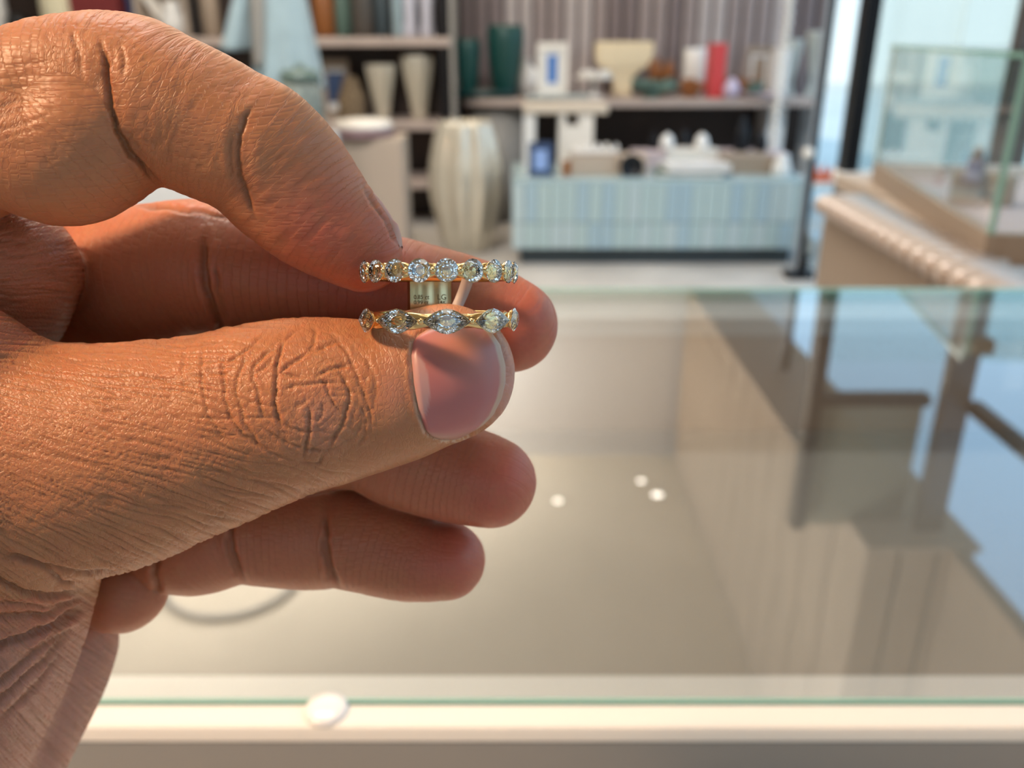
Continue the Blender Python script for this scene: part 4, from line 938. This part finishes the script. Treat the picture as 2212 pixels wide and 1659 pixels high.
def skin_mat():
    m = bpy.data.materials.new('skin'); m.use_nodes = True; n = m.node_tree.nodes; L = m.node_tree.links; b = n['Principled BSDF']
    a = n.new('ShaderNodeAttribute'); a.attribute_name = 'skin_colour'; L.new(a.outputs['Color'], b.inputs['Base Color'])
    b.inputs['Roughness'].default_value = .42; b.inputs['IOR'].default_value = 1.42
    b.inputs['Subsurface Weight'].default_value = .55; b.inputs['Subsurface Radius'].default_value = (1, .28, .14); b.inputs['Subsurface Scale'].default_value = .0016
    f = n.new('ShaderNodeAttribute'); f.attribute_name = 'flow'
    def noise(sx_, sy_, sc, det):
        mp = n.new('ShaderNodeMapping'); mp.inputs['Scale'].default_value = (sx_, sy_, 1); L.new(f.outputs['Vector'], mp.inputs['Vector'])
        z = n.new('ShaderNodeTexNoise'); z.inputs['Scale'].default_value = sc; z.inputs['Detail'].default_value = det; L.new(mp.outputs[0], z.inputs['Vector']); return z
    z1 = noise(3.2, .55, 1.0, 3)
    mp = n.new('ShaderNodeMapping'); mp.inputs['Scale'].default_value = (1.5, 1.1, 1); L.new(f.outputs['Vector'], mp.inputs['Vector'])
    v = n.new('ShaderNodeTexVoronoi'); v.feature = 'DISTANCE_TO_EDGE'; v.inputs['Scale'].default_value = 1.5; L.new(mp.outputs[0], v.inputs['Vector'])
    r = n.new('ShaderNodeMapRange'); r.inputs['From Max'].default_value = .16; L.new(v.outputs['Distance'], r.inputs['Value'])
    b1 = n.new('ShaderNodeBump'); b1.inputs['Distance'].default_value = .00022; b1.inputs['Strength'].default_value = .35; L.new(z1.outputs['Fac'], b1.inputs['Height'])
    b2 = n.new('ShaderNodeBump'); b2.inputs['Distance'].default_value = .00006; b2.inputs['Strength'].default_value = .6; L.new(r.outputs[0], b2.inputs['Height']); L.new(b1.outputs[0], b2.inputs['Normal'])
    L.new(b2.outputs[0], b.inputs['Normal']); return m
SKIN = skin_mat()
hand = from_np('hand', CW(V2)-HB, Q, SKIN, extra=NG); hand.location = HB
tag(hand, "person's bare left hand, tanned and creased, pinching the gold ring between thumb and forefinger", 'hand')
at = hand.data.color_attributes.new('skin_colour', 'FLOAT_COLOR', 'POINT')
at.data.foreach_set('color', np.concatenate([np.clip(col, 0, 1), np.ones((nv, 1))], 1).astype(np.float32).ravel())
at = hand.data.attributes.new('flow', 'FLOAT_VECTOR', 'POINT')
at.data.foreach_set('vector', np.stack([SS, TT, np.zeros(nv)], 1).astype(np.float32).ravel())
# nails
def nail_mat(name):
    m = bpy.data.materials.new(name); m.use_nodes = True; n = m.node_tree.nodes; L = m.node_tree.links; b = n['Principled BSDF']
    a = n.new('ShaderNodeAttribute'); a.attribute_name = 'nail_colour'; L.new(a.outputs['Color'], b.inputs['Base Color'])
    b.inputs['Roughness'].default_value = .42; b.inputs['Subsurface Weight'].default_value = .3; b.inputs['Subsurface Scale'].default_value = .0012
    b.inputs['Coat Weight'].default_value = .06; b.inputs['Coat Roughness'].default_value = .15; return m
NM = nail_mat('nail_plate')
nail = from_np('thumbnail', CW(np.vstack([NV, back]))-HB, np.vstack([q1, side]), NM, hand); tag(nail, 'pink thumbnail with pale half moon and thin white free edge')
u_, w_ = uu.ravel(), ww.ravel(); nc = np.tile(np.array([.52, .17, .155]), (len(u_), 1))
nc = mixc(nc, (.62, .25, .15), np.exp(-((u_-.6)/.35)**2-((w_+.6)/.5)**2)*.8)
lun = 1-sstep(.9, 1.04, np.hypot(u_/.17, (w_-.05)/.62)); nc = mixc(nc, (.60, .37, .33), lun*.7)
nc = mixc(nc, (.47, .2, .2), np.exp(-((u_-.83)/.06)**2)*.25)
fe = sstep(.925, .945, u_-.012*np.cos(w_*3)); nc = mixc(nc, (.60, .42, .30), fe*.8)
nc = mixc(nc, (.52, .27, .19), sstep(.88, .97, np.abs(w_))*.9)
nc = np.vstack([nc, nc])
at = nail.data.color_attributes.new('nail_colour', 'FLOAT_COLOR', 'POINT')
at.data.foreach_set('color', np.concatenate([nc, np.ones((len(nc), 1))], 1).astype(np.float32).ravel())
# forefinger nail, seen from its side
ic = CH['index'][0]; sidx = [i for i in range(len(ic)) if ic[i][0] > node(640, 405, 1, 112)[0]]
cc = ic[sidx]; tq = np.linspace(.36, 1.0, 22); base = np.stack([np.interp(tq*(len(cc)-1), np.arange(len(cc)), cc[:, k]) for k in range(4)], 1)
ext_ = (base[-1, :3]-base[-3, :3]); ext_ /= np.linalg.norm(ext_); base = np.vstack([base] + [[*(base[-1, :3]+ext_*q), math.sqrt(max(base[-1, 3]**2-(q*.85)**2, 1))] for q in (.7, 1.5, 2.4, 3.3)])
tan = np.gradient(base[:, :3], axis=0); tan /= np.linalg.norm(tan, axis=1)[:, None]; zh = np.array([0, 0, 1.])
nn = np.cross(zh, tan); nn /= np.linalg.norm(nn, axis=1)[:, None]; nn *= np.where((nn[:, :1]*1 - nn[:, 1:2]*1) > 0, 1, -1)
phs = np.radians(np.linspace(-22, 84, 25)); rows = []
for i in range(len(base)):
    lift = .22 + .03*i
    for j, ph in enumerate(phs):
        ee = min(1, j/2., (24-j)/2.); e2 = min(1, i/2., (len(base)-1-i)/3.)
        rows.append(base[i, :3] + (base[i, 3] + lift*ee*e2 - .25*(1-ee*e2))*(math.cos(ph)*nn[i] + math.sin(ph)*np.cross(tan[i], nn[i])*(1 if np.cross(tan[i], nn[i])[2] > 0 else -1)))
rows = np.array(rows); ni_ = len(base)
nail2 = from_np('fingernail', CW(np.vstack([rows, rows - np.repeat(nn, 25, 0)*.5]))-HB, np.vstack([gridq(ni_, 25), gridq(ni_, 25, ni_*25)[:, ::-1]]), NM, hand)
tag(nail2, 'forefinger nail seen edge on')
at = nail2.data.color_attributes.new('nail_colour', 'FLOAT_COLOR', 'POINT')
at.data.foreach_set('color', np.tile(np.array([.62, .32, .24, 1], np.float32), (len(nail2.data.vertices), 1)).ravel())
print('hand verts', nv)

# ------------------------------------------------------------------ the ring
RC = np.array([(948-CX)/FP*117, (641.5-CY)/FP*117, 117.0])     # camera-space mm, centre of the ring
RO = CW(RC)
GOLD = mat('yellow_gold', (.90, .66, .31), .14, 1.0)
GOLD_IN = mat('brushed_yellow_gold', (.62, .50, .27), .18, 1.0)
def diamond_mat():
    m = bpy.data.materials.new('diamond'); m.use_nodes = True; b = m.node_tree.nodes['Principled BSDF']
    b.inputs['Base Color'].default_value = (1, 1, 1, 1); b.inputs['Roughness'].default_value = 0; b.inputs['IOR'].default_value = 1.95
    b.inputs['Transmission Weight'].default_value = 1; return m
DIA = diamond_mat()
PAV = mat('diamond_pavilion', (1.0, 1.0, 1.0), .0, 1.0)
ring = empty('diamond_ring', RO, 'yellow gold double-band ring with round and marquise diamonds, held in the hand', 'ring')
_rc = np.array(RC); FR = _rc/np.linalg.norm(_rc); XR_ = np.array([1., 0, 0]) - FR*FR[0]; XR_ /= np.linalg.norm(XR_); YR = np.cross(XR_, FR)
_B = lambda c: c[0]*RV - c[1]*UV + c[2]*FV
FRw, XRw, YRw = _B(FR), _B(XR_), _B(YR)
if YRw.dot(UV) < 0: YRw = -YRw
# ring frame in mm: x right, y up, z away from the camera
def RW(p):
    p = np.asarray(p, float); return p[..., 0:1]/1000*XRw + p[..., 1:2]/1000*YRw + p[..., 2:3]/1000*FRw
def ring_obj(name, V, Fs, m, parent=ring, smooth=False):
    me = bpy.data.meshes.new(name); me.from_pydata([tuple(v) for v in RW(V)], [], [tuple(int(i) for i in f) for f in Fs]); me.materials.append(m)
    bm = bmesh.new(); bm.from_mesh(me); bmesh.ops.recalc_face_normals(bm, faces=bm.faces); bm.to_mesh(me); bm.free()
    for p in me.polygons: p.use_smooth = smooth
    o = bpy.data.objects.new(name, me); COL.objects.link(o); o.parent = parent; return o
def arc_band(name, a0, a1, prof, m, parent=ring, n=90, smooth=True):
    """prof: closed loop of (radius, y); angle 0 faces the camera"""
    V = []; Fs = []
    full = abs(a1-a0) > 359.9
    for i in range(n+1 if not full else n):
        a = math.radians(a0+(a1-a0)*i/n)
        for r, y in (prof(math.degrees(a)) if callable(prof) else prof): V.append((r*math.sin(a), y, -r*math.cos(a)))
    k = len(V)//(n+1 if not full else n)
    for i in range(n):
        i2 = (i+1) % n if full else i+1
        for j in range(k): Fs.append((i*k+j, i*k+(j+1) % k, i2*k+(j+1) % k, i2*k+j))
    if not full: Fs.append(tuple(range(k))); Fs.append(tuple(n*k+j for j in range(k))[::-1])
    o = ring_obj(name, np.array(V), Fs, m, parent, smooth); return o
def brilliant(L, Wd, n=16, marquise=False):
    """faceted cut stone: L along x, Wd along y, table towards +z (mm)"""
    def out(i, s, z):
        a = 2*math.pi*(i+.0)/n
        if marquise:
            x = math.cos(a); y = math.sin(a); w = (1-abs(x)**1.75)*.5*Wd; x_ = x*.5*L
            y_ = math.copysign(w, y) if abs(y) > 1e-6 else 0
        else: x_, y_ = math.cos(a)*L/2, math.sin(a)*Wd/2
        return (x_*s, y_*s, z)
    ct, cp = .16*Wd, -.44*Wd
    V = []; tb = [out(i, .56, ct) for i in range(0, n, 2)]                      # table
    md = [out(i, .80, ct*.58) for i in range(1, n, 2)]                          # kite middles
    g1 = [out(i, 1, .015*Wd) for i in range(n)]; g2 = [out(i, 1, -.025*Wd) for i in range(n)]
    pm = [out(i, .42 if not marquise else .4, cp*.60) for i in range(1, n, 2)]
    V = tb+md+g1+g2+pm+[(0, 0, cp)]; h = n//2
    T0, M0, G0, H0, P0, C0 = 0, h, 2*h, 2*h+n, 2*h+2*n, 3*h+2*n; Fs = [tuple(range(h))]
    for i in range(h):
        j = (i+1) % h
        Fs += [(T0+i, M0+i, T0+j)]
        Fs += [(T0+i, G0+2*i, M0+i), (T0+j, M0+i, G0+(2*j))] 
        Fs += [(M0+i, G0+2*i, G0+2*i+1), (M0+i, G0+2*i+1, G0+(2*i+2) % n)]
        Fs += [(H0+2*i, P0+i, H0+2*i+1), (H0+2*i+1, P0+i, H0+(2*i+2) % n)]
        Fs += [(H0+(2*i) , C0, P0+i), (H0+(2*j), P0+i, C0)]
    for i in range(n): Fs.append((G0+i, H0+i, H0+(i+1) % n, G0+(i+1) % n))
    return np.array(V), Fs
def place(V, ang, rad, y, jit=(0, 0)):
    a = math.radians(ang); X = np.array([math.cos(a), 0, math.sin(a)]); Y = np.array([0, 1., 0]); Z = np.array([math.sin(a), 0, -math.cos(a)])
    ca, sa = math.cos(jit[0]), math.sin(jit[0]); V = np.stack([V[:, 0]*ca-V[:, 1]*sa, V[:, 0]*sa+V[:, 1]*ca, V[:, 2]], 1)
    V = V + np.stack([0*V[:, 0], 0*V[:, 0], V[:, 1]*jit[1]], 1)
    return V[:, :1]*X + V[:, 1:2]*Y + V[:, 2:3]*Z + Z*rad + np.array([0, y, 0])
def cup(ang, rad, y, L, Wd, marquise=False):
    n = 32; V = []; Fs = []
    for s, z in ((.93, -.22), (.90, -.20), (.86, -.28), (.60, -.78), (.34, -1.32), (.44, -1.36), (.72, -.80)):
        for i in range(n):
            a = 2*math.pi*i/n; x = math.cos(a); q = math.sin(a)
            if marquise: x_, y_ = x*L/2, math.copysign((1-abs(x)**1.75)*.5*Wd+.02, q)
            else: x_, y_ = x*L/2, q*Wd/2
            V.append((x_*s, y_*s, z))
    for r in range(7):
        for i in range(n): Fs.append((r*n+i, r*n+(i+1) % n, ((r+1) % 7)*n+(i+1) % n, ((r+1) % 7)*n+i))
    return place(np.array(V), ang, rad, y), Fs
def bead(ang, rad, y, r, sx=1, L=1.3):
    V = []; Fs = []; n = 12; prof = [(0.55*r, -L), (.8*r, -.45*L), (r, 0), (r*.98, r*.35), (r*.75, r*.72), (r*.35, r*.95), (.02*r, r)]
    for q, z in prof:
        for i in range(n): V.append((q*math.cos(2*math.pi*i/n)*sx, q*math.sin(2*math.pi*i/n), z))
    for r_ in range(len(prof)-1):
        for i in range(n): Fs.append((r_*n+i, r_*n+(i+1) % n, (r_+1)*n+(i+1) % n, (r_+1)*n+i))
    Fs.append(tuple(range(n))); return place(np.array(V), ang, rad, y), Fs
YU, YL = 3.30, -3.05; RG = 10.35
def rail(yc, hh, per, ph):
    def f(a):
        k = (a-ph)/per; w = abs(math.cos(math.pi*k)) if -82 < (a+180) % 360-180 < 92 else 1
        top = .55*hh + .45*hh*w; ro = 9.35 + .2*w
        return [(8.8, yc-hh*.8), (8.8, yc+hh*.8), (9.1, yc+top), (ro, yc+top*.85), (ro, yc-top*.85), (9.1, yc-top)]
    return f
ub = arc_band('upper_band', 0, 360, rail(YU, 1.15, 19., 5.5), GOLD, n=240)
lb = arc_band('lower_band', 0, 360, rail(YL, 1.15, 36.5, 5.4), GOLD, n=240)
plate = arc_band('back_plate', 168.5, 207.5, [(9.0, YL+.6), (9.0, YU-.6), (9.9, YU-.6), (9.9, YL+.6)], GOLD_IN, n=24, smooth=False)
def stone(name, bv, a, y, jit):
    o = ring_obj(name, place(bv[0], a, RG, y, jit), bv[1], DIA); o.data.materials.append(PAV); lo_ = len(bv[0])-1
    for p in o.data.polygons:
        if min(bv[0][i][2] for i in p.vertices) < -.35*abs(bv[0][lo_][2]) : p.material_index = 1
    return o
rd = brilliant(3.02, 3.02)
for k in range(-4, 5):
    a = 5.5+19*k; V_, F_ = cup(a, RG, YU, 2.98, 2.98); ring_obj('setting_cup', V_, F_, GOLD, ub, True)
    stone('diamond', rd, a, YU, (RNG.uniform(-.4, .4), RNG.uniform(-.06, .06)))
for k in range(-5, 5):
    V_, F_ = bead(5.5+19*k+9.5, RG+.12, YU, .43 if k not in (-5, 4) else .3); ring_obj('prong', V_, F_, GOLD, ub, True)
mq = brilliant(6.1, 3.2, 24, True)
for k in range(-2, 3):
    a = 5.4+36.5*k; V_, F_ = cup(a, RG, YL, 5.75, 3.05, True); ring_obj('setting_cup', V_, F_, GOLD, lb, True)
    stone('marquise_diamond', mq, a, YL, (0, RNG.uniform(-.06, .06)))
for k in range(-3, 3):
    V_, F_ = bead(5.4+36.5*k+18.25, RG-.08, YL, .40, 1.0); ring_obj('prong', V_, F_, GOLD, lb, True)
# engraving on the inside of the back plate
ENG = mat('engraving', (.16, .10, .03), .6, .6)
def engrave(text, size, x0, y0):
    cu = bpy.data.curves.new('t', 'FONT'); cu.body = text; cu.size = size; cu.extrude = 0; cu.offset = .012
    o = bpy.data.objects.new('t', cu); COL.objects.link(o); dg = bpy.context.evaluated_depsgraph_get()
    me = bpy.data.meshes.new_from_object(o.evaluated_get(dg)); V = np.array([v.co[:] for v in me.vertices]); Fs = [tuple(p.vertices) for p in me.polygons]
    bpy.data.objects.remove(o); x = V[:, 0]+x0; y = V[:, 1]+y0; r = 8.97
    return ring_obj('engraved_lettering', np.stack([r*np.sin(x/r), y, r*np.cos(x/r)], 1), Fs, ENG, plate)
engrave('0.85 ct', .85, -3.75, -.30); engrave('LG', 1.1, -.25, -.38); engrave('0.99 ct', .8, -3.75, -1.05); engrave('14K', .8, -.25, -1.05)
# frosted plastic tag strip tucked inside the ring
PLA = mat('frosted_plastic', (.85, .70, .62), .45, Transmission_Weight=.35)
V_ = []; 
for i in range(13):
    t = i/12.; x = 4.5-2.6*t+.25*math.sin(3*t); y = 3.6-6.2*t; z = 5.0+1.2*math.sin(math.pi*t); hw = .92
    for dx, dz in ((-hw, -.05), (hw, .1), (hw, .22), (-hw, .07)): V_.append((x+dx, y+dx*.12, z+dz))
Fs = [(i*4+j, i*4+(j+1) % 4, i*4+4+(j+1) % 4, i*4+4+j) for i in range(12) for j in range(4)] + [(0, 1, 2, 3), (51, 50, 49, 48)]
tg = ring_obj('plastic_tag', np.array(V_), Fs, PLA, None, True); tg.location = RO
tag(tg, 'narrow frosted plastic tag strip threaded through the diamond ring', 'tag')
